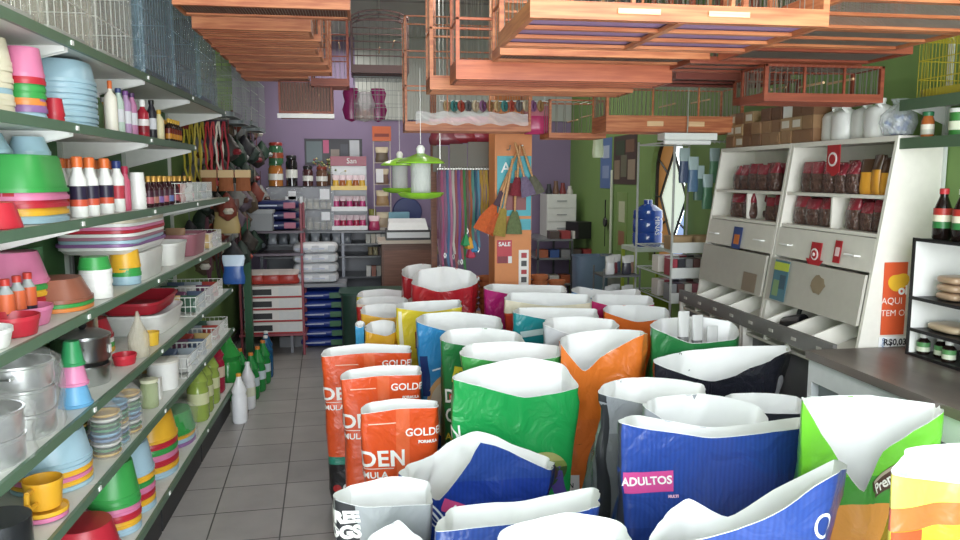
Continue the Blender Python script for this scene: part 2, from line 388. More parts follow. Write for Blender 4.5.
# --- shelf at 1.46
stack(PL(79, .155, .15), Z3, ['blue', 'yellow', 'red', 'pink', 'green'], .155, .15, .11, .0225, 'basin', 'big stack under the blue bowls', 'basin', p=.55, taper=.84)
zt = Z3+.11+.0225*4+.002
stack((-1.1, 2.43), zt, ['blue'], .09, .09, .06, .02, 'bowl', 'bowls lying on the big green basin, left one', 'bowl')
stack((-1.02, 2.57), zt, ['blue'], .06, .06, .055, .02, 'bowl', 'bowls lying on the big green basin, right one', 'bowl')
def bag_small(mat, top=None, w=.1, d=.05, h=.14, name='packet'):
    def f():
        def fn(u, v):
            a = 2*PI*u; t = v; k = (1-.85*max(0, (t-.55)/.45)**1.2)*(1-.3*max(0, (.15-t)/.15))
            ww = (1+.08*math.sin(t*9)); return (w/2*math.copysign(abs(math.cos(a))**.6, math.cos(a))*ww, d/2*k*math.copysign(abs(math.sin(a))**.8, math.sin(a)), h*t)
        m = MB().grid(fn, 16, 8, mat)
        if top: m.m = [0 if (i//16) < 5 else m.mi(top) for i in range(len(m.f))]
        return m.build(name, None, smooth=True)
    return f
MB().lathe([(.065, 0), (.07, .004), (.05, .07), (.001, .072)], 20).build('red_bowl', plastic('d42a3c', .3), None, PL(29, .065, .065, -.905)+(Z3,), smooth=True, label='red inverted bowl in front of the big basin stack', cat='bowl')
orangeb = lambda: bottle_build('cleaner_bottle', bprof(.028, .17, .55, .74), plastic('f2f2f0', .35), plastic('ee7030', .35), .036, [plastic('e2583a'), plastic('2c2440'), plastic('e2583a')], (.22, .62))
for i, px in enumerate((79, 91, 106)):
    row_bottle(px, -.955, Z3, 'cleaner', orangeb(), 'white cleaner bottle with orange cap and red label', 'bottle', 'white bottles with orange caps')
row_bottle(118, -.955, Z3, 'cleanb', bottle_build('cleaner_bottle', bprof(.026, .17, .55), WHITE, plastic('2c3c7c'), .03, plastic('c83a4a'), (.3, .6)), 'white cleaner bottle with dark blue cap')
row_bottle(126, -.955, Z3, 'cleanp', bottle_build('cleaner_bottle', bprof(.02, .15, .55), plastic('d85a7a'), plastic('c02c50'), .03), 'narrow pink bottle between the blue cap and the white cups')
for i in range(4): spawn('cupw', lambda: basin_mb(.034, .034, .1, 1, True, taper=.8).build('plastic_cup', WHITE, smooth=True), (-.95, sy(138, -.95), Z3+.018*i), 'white plastic cup in the nested pile, %s' % ('topmost' if i == 3 else ORDF[i]+' from below'), 'cup')
syr = lambda c: bottle_build('syrup_bottle', bprof(.021, .115, .4, .72), plastic('3a1c22', .15), plastic('e0a848', .3, .3), .026, [plastic(c), plastic('4a2436')], (.15, .65))
for i in range(9):
    c = ('c86a7a', 'b87a6a', '8a6ab0', 'c86a7a', '6a7ab8')[i % 5]
    row_bottle(149+i*5.2, -.945, Z3, 'syr'+c, syr(c), 'dark syrup bottle with gold cap in the row of nine', 'bottle', 'dark syrup bottles with gold caps')
for i in range(8): spawn('syrc86a7a', None, (-1.0, sy(149+i*5.6, -.95), Z3), 'dark syrup bottle with gold cap in the second row', 'bottle', 'second row of dark syrup bottles')
# --- shelf at 1.16
medb = bottle_build('spray_bottle', bprof(.022, .13, .5), plastic('aeb4b6', .2), plastic('d83a30'), .02, [plastic('2a2a3a'), plastic('e86a3c'), plastic('e86a3c')], (.15, .8))
for px in (3, 15, 26): spawn('medb', medb, (-1.02, sy(px, -1.02, 260), Z4), 'grey spray bottle with red cap and orange black label', 'bottle', 'small bottles with orange labels')
MB().box(0, 0, 0, .012, .2, .18).build('storage_board', plastic('3c8a48'), None, (-1.2, 2.86, Z4), label='green board leaning behind the orange labelled bottles', cat='board')
traycols = ['white', 'purple', 'blue', 'mauve', 'white', 'red', 'pink', 'white', 'cream', 'white']
stack(PL(168, .155, .3), Z4+.125, traycols, .155, .3, .03, .0135, 'litter_tray', 'long nested stack of trays', 'tray', p=.35, inv=False, taper=.9)
MB().lathe([(.9, 0), (.93, .004), (1, .12), (.001, .121)], 20, sx=.13, sy=.22, p=.4).build('storage_tub', WHITE, None, PL(165, .13, .22)+(Z4,), smooth=True, label='white tub under the nested trays', cat='tub')
def tub(x, y, z, w, l, h, c, label, cat='tub', name='storage_tub', p=.4):
    basin_mb(w, l, h, p, False, taper=.85).build(name, plastic(c), None, (x, y, z), smooth=True, label=label, cat=cat)
tub(*PL(188, .12, .16), Z4, .12, .16, .11, 'f0f0ec', 'white open tub beside the nested trays')
tub(*PL(208, .13, .2), Z4, .13, .2, .12, 'b0707e', 'mauve open tub filled with a brown packet')
spawn('bpk', bag_small(plastic('b08a6a'), None, .1, .06, .13), (-1.05, 4.5, Z4+.02), 'brown paper packet standing in the mauve tub', 'packet')
stack(PL(97, .12, .12), Z4, ['orange', 'green', 'brown'], .12, .12, .075, .014, 'dog_bowl', 'inverted pile with brown bowl on top', 'bowl', p=.8)
stack((-1.02, 2.43), Z4, ['pink'], .09, .09, .055, .014, 'dog_bowl', 'row of open bowls, pink one beside the red', 'bowl', inv=False, taper=.85)
stack((-.975, 2.27), Z4, ['red'], .07, .075, .055, .014, 'dog_bowl', 'row of open bowls, red one beside the white', 'bowl', inv=False, taper=.85)
stack((-.98, 2.1), Z4, ['white'], .075, .085, .05, .014, 'dog_bowl', 'row of open bowls, white oval one', 'bowl', inv=False, taper=.85)
stack(PL(112, .055, .055), Z4, ['white']*8+['green'], .055, .055, .045, .013, 'cup', 'white cups with a green patterned top', 'cup', inv=True, taper=.85)
stack(PL(141, .06, .06), Z4, ['blue', 'blue', 'green', 'yellow', 'yellow'], .06, .06, .08, .017, 'cup', 'yellow, green and blue cup pile', 'cup', inv=True, taper=.85)
# --- shelf at .85
def pot(rad, h, lid=True):
    def f():
        r = MB().lathe([(rad*.97, 0), (rad, .01), (rad, h), (rad*1.04, h+.004), (rad*1.04, h+.01), (rad*.97, h+.01), (rad*.95, .012), (.001, .01)], 28).build('cooking_pot', ALU, smooth=True)
        if lid:
            l = MB().lathe([(rad*1.03, 0), (rad*1.03, .006), (rad*.7, .02), (.001, .026)], 28).build('lid', ALU, r, smooth=True); l.location = (0, 0, h+.011)
            MB().lathe([(.008, 0), (.016, .012), (.01, .024), (.001, .026)], 12).build('knob', BLACK, l, smooth=True).location = (0, 0, .025)
        for s in (-1, 1):
            MB().tube([(-.03, s*rad, h*.7), (-.03, s*(rad+.022), h*.72), (.03, s*(rad+.022), h*.72), (.03, s*rad, h*.7)], .004).build('handle', ALU, r)
        return r
    return f
spawn('potA', pot(.095, .06, False), (-1.0, 2.12, Z5), 'aluminium pot at the bottom of the film wrapped pair, left edge', 'pot')
spawn('potA', None, (-1.0, 2.12, Z5+.072), 'aluminium pot on top of the film wrapped pair, left edge', 'pot')
spawn('potA', None, (-1.01, 2.36, Z5), 'aluminium pot at the bottom of the crinkled bag pile', 'pot')
spawn('potA', None, (-1.01, 2.36, Z5+.072), 'aluminium pot in the middle of the crinkled bag pile', 'pot')
spawn('potA', None, (-1.01, 2.36, Z5+.144), 'aluminium pot at the top of the crinkled bag pile', 'pot')
def wrap(rad, h, p=1.0, a=.17):
    def crm(a_, z): return 1+.05*math.sin(a_*7+z*40)+.03*math.sin(a_*13-z*70)
    return MB().lathe([(rad*.9, 0)]+[(rad, h*k/8) for k in range(1, 8)]+[(rad*.7, h), (rad*.2, h+.03), (.001, h+.03)], 36, film(alpha=a), mod=crm, p=p)
wrap(.118, .165).build('plastic_wrap', None, None, (-1.0, 2.12, Z5+.001), smooth=True, label='clear film around the two pots at the left edge', cat='wrapping')
wrap(.118, .24).build('plastic_wrap', None, None, (-1.01, 2.36, Z5+.001), smooth=True, label='crinkled clear bag around the pile of three pots', cat='wrapping')
yy = 2.63
for i, (c, r_, h_, z_) in enumerate((('6ab0e0', .055, .085, 0), ('e88ab8', .046, .08, .07), ('2f9c5c', .038, .08, .135))):
    MB().lathe([(r_, 0), (r_*1.02, .008), (r_*.93, .01), (r_*.62, h_), (.001, h_)], 24).build('funnel_feeder', plastic(c), None, (-.955, yy, Z5+z_), smooth=True,
        label='%s cone shaped feeder cup, %s of the three' % (('blue', 'pink', 'green')[i], ('lowest', 'middle', 'highest')[i]), cat='feeder')
spawn('potB', pot(.09, .075), (-1.02, 2.92, Z5+.087), 'lidded aluminium pot on top of another behind the cone cups', 'pot')
spawn('potC', pot(.085, .06, False), (-1.02, 2.92, Z5), 'open aluminium pot carrying a lidded one', 'pot')
MB().box(-.001, -.012, -.014, .001, .012, .014).build('price_tag', WHITE, None, (-.928, 2.92, Z5+.125), label='small white price tag on the lidded pot', cat='tag')
tub(-.965, 3.2, Z5, .045, .055, .04, 'd42a3c', 'red dog dish beside the aluminium pots', 'bowl', 'dog_bowl', 1)
tub(-.955, 3.55, Z5, .036, .04, .06, 'f0c030', 'yellow cup by the funnel bottle', 'cup', 'cup', 1)
def funnel_bottle():
    return MB().lathe([(.04, 0), (.042, .01), (.042, .09), (.014, .15), (.005, .19), (.001, .19)], 18, film('e8e0c8', .45)).build('funnel_bottle', None, smooth=True)
spawn('fun', funnel_bottle, (-.945, 3.33, Z5), 'clear plastic bottle with pointed top in front of the white tray', 'bottle')
stack((-1.09, 3.95), Z5, ['white'], .15, .24, .1, .02, 'litter_tray', 'pair beside the funnel bottle, white open tray', 'tray', p=.4, inv=False, taper=.85)
stack((-1.1, 3.95), Z5+.102, ['red'], .14, .26, .06, .02, 'litter_tray', 'red tray resting on the white one', 'tray', p=.4, inv=False, taper=.85)
# --- shelf at .58
MB().lathe([(.08, 0), (.085, .01), (.085, .1), (.001, .1)], 26).build('pan', plastic('4a4c50', .3, .7), None, (-1.0, 2.15, Z6), smooth=True, label='dark pan at the lower left corner', cat='pan')
def yellow_pot():
    r = basin_mb(.055, .055, .085, 1, False, taper=.85).build('handled_mug', plastic('e8a820'), smooth=True)
    MB().tube([(-.01, -.055, .07), (-.005, -.1, .075), (0, -.115, .05), (0, -.1, .03), (0, -.055, .025)], .008, n=8).build('handle', plastic('e8a820'), r)
    return r
spawn('mug', yellow_pot, (-.97, 2.38, Z6+.034), 'yellow handled mug standing in yellow and pink dishes', 'mug')
stack((-.97, 2.38), Z6, ['pink', 'yellow'], .066, .066, .016, .014, 'saucer', 'two dishes under the yellow mug', 'dish', inv=False, taper=.9)
stack((-1.05, 2.65), Z6, ['blue', 'yellow', 'pink', 'yellow', 'blue', 'blue'], .125, .125, .1, .0165, 'basin', 'blue topped stack under the pots', 'basin', taper=.8)
for j, yj in enumerate((2.9, 3.03, 3.16)):
    for i in range(9):
        c = ('d0a850', '6a8ab0', '508a58', '7ab0d0', 'd8d8d0', '4a9a70')[(i*2+j*3+i//3) % 6]
        spawn('ring'+c, lambda: MB().lathe([(.035, 0), (.044, .004), (.052, .012), (.053, .016), (.047, .016), (.042, .008), (.001, .006)], 22).build('feeding_dish', plastic(c, .25), smooth=True),
              (-.955-(j % 2)*.01, yj, Z6+i*.0185), 'small ringed dish in the film wrapped columns, %s from below, %s column' % (ORDF[i], ('near', 'middle', 'far')[j]), 'dish')
    wrap(.057, .185, a=.15).build('plastic_wrap', None, None, (-.955-(j % 2)*.01, yj, Z6), smooth=True, label='clear film sleeve around the %s column of ringed dishes' % ('near', 'middle', 'far')[j], cat='wrapping')
for j, yj in enumerate((2.95, 3.1)):
    for i in range(8):
        c = ('508a58', 'd0a850', '6a8ab0', 'd8d8d0')[(i+j) % 4]
        spawn('ring'+c, None, (-1.08, yj, Z6+i*.0185), 'small ringed dish in the back columns, %s from below, %s column' % (ORDF[i], ('near', 'far')[j]), 'dish')
spawn('jar', bottle_build('treat_jar', [(.035, 0), (.038, .005), (.038, .1), (.034, .11), (.034, .115)], film('c8d8a0', .6), plastic('e0e0c0'), .015), (-.96, 3.5, Z6), 'pale green jar beside the ringed dishes', 'jar')
def bucket():
    r = basin_mb(.075, .075, .13, 1, False, taper=.9).build('bucket', WHITE, smooth=True)
    MB().lathe([(.076, 0), (.077, .01), (.065, .014), (.001, .014)], 24).build('lid', plastic('e8e4da'), r, smooth=True).location = (0, 0, .128)
    return r
spawn('bucket', bucket, (-.98, 3.82, Z6), 'white lidded bucket on the lower shelf', 'bucket')
MB().box(0, 0, 0, .06, .04, .1).build('carton', WHITE, None, (-1.0, 3.6, Z6), label='white carton between bucket and wire basket', cat='box')
# --- shelf at .2
stack(PL(112, .13, .13), Z7, ['red', 'red'], .13, .13, .12, .02, 'basin', 'dark red pair at the bottom left', 'basin', taper=.75)
stack(PL(131, .1, .1, -.91), Z7, ['blue', 'yellow', 'red', 'pink', 'green', 'green'], .1, .1, .14, .028, 'basin', 'first floor level stack, green on top', 'basin', taper=.75)
stack((-1.01, 3.32), Z7, ['blue', 'yellow', 'red', 'pink', 'green', 'yellow', 'blue'], .1, .12, .13, .026, 'basin', 'second floor level stack, blue on top', 'basin', taper=.75)
stack((-1.02, 3.73), Z7, ['blue', 'yellow', 'red', 'pink', 'green', 'red', 'yellow'], .11, .15, .12, .028, 'basin', 'third floor level stack, yellow on top', 'basin', taper=.75)
stack((-1.02, 4.15), Z7, ['purple', 'blue', 'yellow', 'green'], .1, .15, .11, .02, 'basin', 'last floor level stack, green on top', 'basin', taper=.75)
wrap(.115, .2, a=.1).build('plastic_wrap', None, None, (-1.02, 4.15, Z7), smooth=True, label='clear film around the last stack of floor level basins', cat='wrapping')
# --- wire baskets on the last bay
def wire_basket(w=.33, l=.38, h=.1):
    def f():
        b = MB(); q = .0016
        for z in (0, h*.5, h):
            b.tube([(-w/2, -l/2, z), (w/2, -l/2, z), (w/2, l/2, z), (-w/2, l/2, z), (-w/2, -l/2, z)], q*1.5, n=4)
        for i in range(13):
            x = -w/2+w*i/12
            b.bar((x, -l/2, 0), (x, -l/2, h), q); b.bar((x, l/2, 0), (x, l/2, h), q); b.bar((x, -l/2, 0), (x, l/2, 0), q)
        for i in range(15):
            y = -l/2+l*i/14
            b.bar((w/2, y, 0), (w/2, y, h), q); b.bar((-w/2, y, 0), (-w/2, y, h), q)
        return b.build('wire_basket', WIRE_W)
    return f
prods = ['5a6a86', '9aa6b0', 'b0443c', 'd0b070', '486a58', 'c8c8c4', '7a4a6a']
for zi, z in enumerate((SZ[2], SZ[3], SZ[4], SZ[5])):
    for k in range(3):
        if z == SZ[2] and k == 2: continue
        y0 = (4.32 if z == SZ[4] else 4.05 if z == SZ[5] else 4.75 if z == SZ[3] else 4.1)+k*.4
        if y0 > 5.0: continue
        spawn('basket', wire_basket(), (-1.07, y0+.12, z+.003), 'white wire basket, %s in the row on the %s' % (ORDF[k], ('third shelf down', 'fourth shelf down', 'fifth shelf down', 'sixth shelf down')[zi]), 'basket')
        for q in range(6):
            c = prods[(q+k*2+zi) % 7]
            spawn('pk'+c, bag_small(plastic(c, .3), None, .1, .05, .09), (-1.16+.1*(q % 3), y0+.04+.16*(q//3), z+.009), 'small coloured packet lying in a white wire basket', 'packet', 'packets in the wire baskets', rz=R.uniform(-.3, .3))
# --- bottles on the floor at the end of the shelving
bigp = lambda r, h: [(r*.85, 0), (r, .015), (r, h*.55), (r*.85, h*.62), (r, h*.7), (r*.4, h*.92), (r*.28, h)]
def fb(key, c, cap, x, y, r, h, label, lab=None, z=0, group=None):
    spawn(key, bottle_build('detergent_bottle', bigp(r, h), plastic(c, .18), plastic(cap), .02, lab, (.3, .5)), (x, y, z), label, 'bottle', group)
fb('wbig', 'eef0f2', 'e0a030', -.83, 5.05, .05, .31, 'white bottle with orange cap standing on the floor')
fb('wbig2', 'e6e8ea', 'e8e8ea', -.82, 5.36, .05, .31, 'white bottle behind the first one on the floor', plastic('d8dac0'))
for i, (x, y) in enumerate(((-.97, 4.5), (-.975, 4.66), (-.97, 4.84))): fb('lg', '98b04a', 'd83028', x, y, .06, .33, 'yellow green detergent bottle on the lowest shelf, %s from the front' % ORDF[i], plastic('d8dca8'), Z7)
for i, (x, y) in enumerate(((-.83, 5.6), (-.81, 5.8), (-.8, 6.02), (-.93, 5.75))): fb('gg', '1f8a3c', 'd87828', x, y, .055, .32, 'deep green bottle on the floor, %s in line' % ORDF[i], plastic('c8d8e0'))
for i, (x, y) in enumerate(((-.8, 6.2), (-.82, 6.38))): fb('bb', '1c5a8a', 'e8e8e8', x, y, .055, .32, 'dark blue bottle on the floor, %s of two' % ORDF[i])
fb('rr', 'b02040', 'e0e0e0', -.99, 5.08, .07, .35, 'crimson bottle with pale label on the lowest shelf', plastic('e0c8b0'), Z7)
fb('gg2', '2c9a40', 'e8e8e8', -1.0, 5.62, .1, .46, 'big green jug on the floor behind the crimson bottle')
# back rows that fill the shelves
for i in range(9): spawn('cleaner', None, (-1.1, 2.95+.085*i, Z3), 'white cleaner bottle with orange cap in the back row', 'bottle', 'back row of white bottles with orange caps')
for i in range(12): spawn('tonic', None, (-1.08-.05*(i % 2), 3.2+.07*i, Z2), 'small dark tonic bottle in the back row', 'bottle', 'back row of small tonic bottles')
for i, (c, h) in enumerate((('7a9ab0', .16), ('d8d0c0', .15), ('b84a5a', .16), ('e8e4dc', .14), ('6a8a5a', .16), ('c8a050', .15), ('e0d8d0', .16), ('5a5a7a', .15))):
    spawn(('br', i), bottle_build('shampoo_bottle', bprof(.026, h, .45), plastic(c), plastic('e0e0e0'), .02), (-1.08, 3.05+.09*i, Z2), 'bottle in the back row of the upper shelf, %s' % ('slate', 'bone', 'raspberry', 'ivory', 'sage', 'mustard', 'chalk', 'indigo')[i], 'bottle')
stack((-1.12, 2.62), Z4, ['white', 'blue', 'red', 'yellow', 'green', 'pink'], .11, .11, .1, .02, 'basin', 'back stack behind the brown bowl', 'basin')
stack((-1.14, 3.05), Z6, ['white', 'green', 'yellow', 'red'], .09, .09, .09, .02, 'bowl', 'back stack beside the ringed dishes', 'bowl')
stack((-1.12, 3.4), Z6, ['white', 'blue', 'white', 'pink', 'white'], .1, .1, .1, .02, 'bowl', 'back stack behind the jar', 'bowl')
stack((-1.14, 3.35), Z5, ['white', 'yellow', 'green', 'white', 'red'], .09, .1, .08, .02, 'bowl', 'back stack behind the funnel bottle', 'bowl')
stack((-1.14, 2.6), Z5, ['yellow', 'white', 'blue', 'white', 'blue'], .08, .09, .1, .02, 'bowl', 'back stack behind the cone cups', 'bowl')
for i in range(3): spawn('potC', None, (-1.12, 3.12, Z5+.073*i), 'open aluminium pot in the back pile, %s from below' % ORDF[i], 'pot')
# --- top shelf: white wire cages in film, seen from below
def wire_cage(w, l, h, col=WIRE_W, base=None, sp=.03):
    def f():
        r = empty('wire_cage')
        b = MB(); q = .0013
        nx, ny = max(2, int(w/sp)), max(2, int(l/sp))
        for i in range(nx+1):
            x = -w/2+w*i/nx
            b.tube([(x, -l/2, 0), (x, -l/2, h), (x, l/2, h), (x, l/2, 0), (x, -l/2, 0)], q, n=3)
        for i in range(ny+1):
            y = -l/2+l*i/ny
            b.tube([(-w/2, y, 0), (-w/2, y, h), (w/2, y, h), (w/2, y, 0)], q, n=3)
        b.build('wires', col, r)
        c = MB()
        for z in (0, h*.33, h*.66, h): c.tube([(-w/2, -l/2, z), (w/2, -l/2, z), (w/2, l/2, z), (-w/2, l/2, z), (-w/2, -l/2, z)], q*2, n=4)
        c.build('frame', col, r)
        if base: MB().lathe([(.5, 0), (.51, .03), (.49, .03), (.49, .004), (.001, .004)], 24, None, (0, 0, 0), w*1.0, l*1.0, .25).build('base_tray', base, r, smooth=True)
        return r
    return f
zt = SZ[0]+.004
for i, (y, l, h, d) in enumerate(((2.3, .36, .36, 'white wire cage over the blue bowls'), (2.72, .36, .4, 'white wire cage above the tall blue basin stack'), (3.18, .4, .42, 'white wire cage above the shampoo bottles'))):
    spawn(('wc', i), wire_cage(.32, l, h, WIRE_W, plastic('c8ccd0'), .055), (-1.09, y, zt), d, 'cage')
    MB().box(-.168, -l/2-.008, -.002, .17, l/2+.008, h+.01).build('plastic_wrap', film('cfc9bb', .34), None, (-1.09, y, zt+.001), label='clear film bag around the %s' % d.replace('white wire', 'white'), cat='wrapping')
for i, (y, d) in enumerate(((3.68, 'blue grey wire cage, nearest of three on the top shelf'), (4.2, 'blue grey wire cage, middle of three on the top shelf'), (4.8, 'blue grey wire cage, farthest of three on the top shelf'))):
    MB().box(-.185, -.235, -.002, .188, .235, .43).build('plastic_wrap', film('7f98a6', .42), None, (-1.078, y, zt+.001), label='bluish film wrapped over the %s' % d.replace('blue grey wire ', ''), cat='wrapping')
    spawn('wcb', wire_cage(.36, .46, .42, plastic('9ab0bc', .4), plastic('3c5a6c'), .045), (-1.09, y, zt), d, 'cage')

for i, (y, z) in enumerate(((5.62, 2.0), (6.05, 1.98), (6.5, 2.0), (6.95, 1.98))):
    o = spawn('wcg', wire_cage(.34, .38, .4, plastic('8f9896', .4), plastic('6a7478'), .04), (-1.03, y, z), 'grey wire cage hung beyond the shelving, %s from the shelves' % ORDF[i], 'cage')
    MB().bar((0, 0, .4), (0, 0, ZC-z), .002).build('hanging_wire', WIRE_D, o)
# ================= LEFT WALL BEYOND THE SHELVES =================
def hook_rail(x0, y0, x1, y1, z, label, n=10):
    b = MB().bar((x0, y0, z), (x1, y1, z), .006)
    for i in range(n):
        t = (i+.5)/n; x, y = x0+(x1-x0)*t, y0+(y1-y0)*t
        b.tube([(x, y, z), (x+.0, y-.03, z-.004), (x, y-.045, z+.012)], .003, n=4)
    return b.build('hook_rail', WIRE, label=label, cat='rail')
def leash(c, L=.7, w=.014, loop=.05, key=None):
    def f():
        pts = [(0, 0, 0)]
        for i in range(1, 9): pts.append((loop*math.sin(PI*i/9)*(.3+.4*i/9), .006*math.sin(i), -L*i/9*.96))
        pts.append((.01, 0, -L))
        for i in range(8, 0, -1): pts.append((-loop*math.sin(PI*i/9)*.6, .012+.006*math.sin(i*2), -L*i/9*.93))
        pts.append((0, .01, 0))
        r = MB().ribbon(pts, w, .003, plastic(c, .5)).build('leash', None)
        MB().tube([(0, 0, -L), (.008, 0, -L-.015), (0, 0, -L-.035), (-.008, 0, -L-.015), (0, 0, -L)], .0025, n=4).build('clasp', WIRE, r)
        return r
    return f
hook_rail(-1.2, 5.5, -.88, 5.4, 1.98, 'short hook rail at the end of the shelving holding yellow and red leashes', 9)
for i, (c, L) in enumerate((('c8b83a', .42), ('b8a02c', .46), ('d0bc50', .4), ('b09a30', .44), ('b83038', .38), ('c84a50', .42), ('d8d0c0', .36), ('a02838', .4))):
    spawn(('ly', c), leash(c, L, .014, .04), (-1.17+i*.037, 5.46-.0115*i, 1.96), '%s leash, %s from the wall, on the rail above the wire baskets' % (('yellow', 'dull yellow', 'pale yellow', 'mustard', 'red', 'light red', 'off-white', 'dark red')[i], ORDF[i]), 'leash', rz=.9)
def toy(c1, c2, s=1):
    def f():
        n = lambda a, z: 1+.25*math.sin(a*3+z*50)
        r = MB().lathe([(.01, 0), (.045*s, .03*s), (.055*s, .08*s), (.03*s, .12*s), (.012*s, .15*s), (.003, .16*s)], 14, mod=n).build('hanging_toy', plastic(c1, .6, bump=.5), smooth=True)
        MB().ribbon([(0, 0, .16*s), (0, 0, .26*s)], .006, .002).build('cord', plastic(c2), r)
        MB().lathe([(.02*s, 0), (.03*s, .02), (.02*s, .04)], 10).build('tag', plastic(c2), r).location = (.02, -.05*s, .04*s)
        return r
    return f
cl = [('3a3430', '8a2830'), ('5a4a3a', 'c8c4bc'), ('2a3a34', 'b04a3a'), ('6a5a6a', '3a3a3a'), ('2a2a30', '707880'), ('8a8a88', '503028'), ('1e3a2c', '909090'), ('7a3428', 'c0b8a8')]
MB().tube([(XL+.05, 5.5, 2.06), (XL+.05, 7.7, 2.06)], .012).build('hanging_rail', WIRE_D, label='dark rail along the left wall carrying the hanging pet toys', cat='rail')
k = 0
for i in range(12):
    for j in range(6):
        c = cl[(i*3+j*5) % 8]
        spawn(('toy', c), toy(*c, 1.25), (XL+.07+.085*((i*2+j) % 4), 5.55+i*.18, 1.86-j*.19+.03*(i % 3)), 'dark hanging toy, %s along the rail, %s row down' % (ORDF[i], ORDF[j]), 'toy', rz=i*.7); k += 1
# rods, harnesses and brown goods under them
for i in range(10):
    c = ('5a3040', '3a3030', '604a50', '7a3a44', '302c34')[i % 5]
    spawn(('lr', c), leash(c, .5, .016, .02), (XL+.2+.03*(i % 3), 5.5+i*.18, 1.32), 'dark maroon harness strap hanging low, %s from the shelving' % ORDF[i], 'strap', rz=.6)
def brown_brush():
    r = MB().box(-.05, -.015, .09, .05, .015, .14, plastic('c8a878', .7)).build('block_brush', None)
    MB().lathe([(.05, 0), (.046, .09)], 12, sy=.35).build('bristles', plastic('8a4a24', .8, bump=.6), r)
    return r
for i, (px, py) in enumerate(((204, 182), (214, 183), (222, 184))):
    p = atY(px, py, 5.35); spawn('bb2', brown_brush, (-1.02+.11*i, 5.35, 1.5), 'brown bristled brush with pale top, %s beside the leashes' % ORDF[i], 'brush')
spawn('tanbag', bag_small(plastic('a8905a', .6), plastic('5a3a34'), .17, .07, .24, 'printed_packet'), (-.96, 5.6, 1.2), 'tan printed bag with dark picture hanging behind the baskets', 'packet')
spawn('bluebag', bag_small(plastic('2c5aa8', .3), plastic('c8dcf0'), .14, .05, .2, 'printed_packet'), (-.9, 5.45, .86), 'blue and white packet hanging beside the baskets', 'packet')
# green post and pink table with boxes
MB().box(-.03, -.03, 0, .03, .03, 1.25).build('round_post', plastic('1f5a38', .4), None, (-.98, 6.6, 0), label='dark green post standing by the pink table', cat='post')
def grey_box():
    r = MB().box(-.1, -.08, 0, .1, .08, .16).build('grey_box', plastic('8d9094', .5)); MB().box(-.11, -.09, .15, .11, .09, .18).build('lid', plastic('a5a8ac', .5), r); return r
spawn('gbx', grey_box, (-.89, 6.9, 1.13), 'grey lidded box above the pink table against the purple wall', 'box')
def pink_rack():
    r = empty('pink_shelf'); m = plastic('a8505e', .4)
    for x in (-.27, .27):
        for y in (-.15, .15): MB().lathe([(.012, 0), (.012, 1.36)], 8, c=(x, y, 0)).build('leg', m, r)
    for z in (.18, .9, 1.1): MB().box(-.29, -.17, z, .29, .17, z+.02).build('shelf', m if z < .5 else plastic('6a5a68', .4), r)
    return r
p = atY(272, 300, 6.95)
spawn('pr', pink_rack, (p.x, 7.1, 0), 'pink metal rack holding dark blue bags and red and white boxes', 'rack')
def rbox(c1, c2, w=.4, d=.26, h=.1, stripe=True):
    def f():
        r = MB().box(-w/2, -d/2, 0, w/2, d/2, h).build('carton', plastic(c1, .5))
        MB().box(-w*.45, -d/2-.002, h*.25, -w*.02, -d/2+.001, h*.75).build('printed_panel', plastic(c2, .5), r)
        MB().box(w*.1, -d/2-.002, h*.15, w*.45, -d/2+.001, h*.85).build('printed_panel', plastic('e0e0e0', .5), r)
        MB().box(-w*.5, -d/2-.0025, 0, w*.5, -d/2+.001, h*.15).build('printed_stripe', plastic('b8282c', .5), r)
        return r
    return f
for i in range(4): spawn('rb', rbox('e8e4e0', '2c2c30', .5, .3, .105), (p.x+.01, 7.08, .202+i*.108), 'white and red carton in the pile on the pink rack, %s from below' % ORDF[i], 'box')
for i in range(3): spawn('redp', bag_small(plastic('c03a30', .35), plastic('e8d8d0'), .2, .12, .13), (p.x-.15+.14*i, 7.05, .64), 'red and white packet on top of the cartons, %s from left' % ORDF[i], 'packet')
def flat_sack(c, c2, w, d, h):
    def f():
        def fn(u, v):
            a = 2*PI*u; b = -PI/2+PI*v
            x = math.copysign(abs(math.cos(a))**.5, math.cos(a))*abs(math.cos(b))**.35; y = math.copysign(abs(math.sin(a))**.5, math.sin(a))*abs(math.cos(b))**.35
            return (x*w/2, y*d/2, h/2+h/2*math.copysign(abs(math.sin(b))**.8, math.sin(b)))
        r = MB().grid(fn, 28, 12, plastic(c, .3, bump=.4, scale=12)).build('flat_sack', None, smooth=True)
        for x0, x1 in ((.18, .42),): MB().grid(lambda u, v: (w*(x0+(x1-x0)*u), -d/2*.985-.004, h*(.2+.6*v)), 2, 2).build('printed_panel', plastic(c2, .35), r)
        MB().grid(lambda u, v: (w*(-.4+.45*u), -d/2*.985-.004, h*(.42+.14*v)), 2, 2).build('printed_panel', plastic('c8d0e8', .35), r)
        return r
    return f
for i in range(3): spawn('navy', flat_sack('28305e', 'b04468', .42, .28, .085), (p.x+.05, 7.08, 1.125+i*.088) if i < 3 else 0, 'dark blue sack on the upper board of the pink rack, %s from below' % ORDF[i], 'sack')
q = atY(323, 345, 7.25)
for i in range(6): spawn('bsack', flat_sack('2440a0', '2c7a44', .43, .32, .088), (q.x+.01*math.sin(i*2), 7.38, .002+i*.0895), 'blue and green sack in the floor pile by the counter, %s from below' % ORDF[i], 'sack')
g2 = atY(294, 312, 7.5)
for i in range(5): spawn('gsack', flat_sack('4a7a3c', 'c8d0a8', .2, .2, .085), (g2.x, 7.4, .1+.002+i*.088), 'green sack in the narrow pile left of the blue sacks, %s from below' % ORDF[i], 'sack')
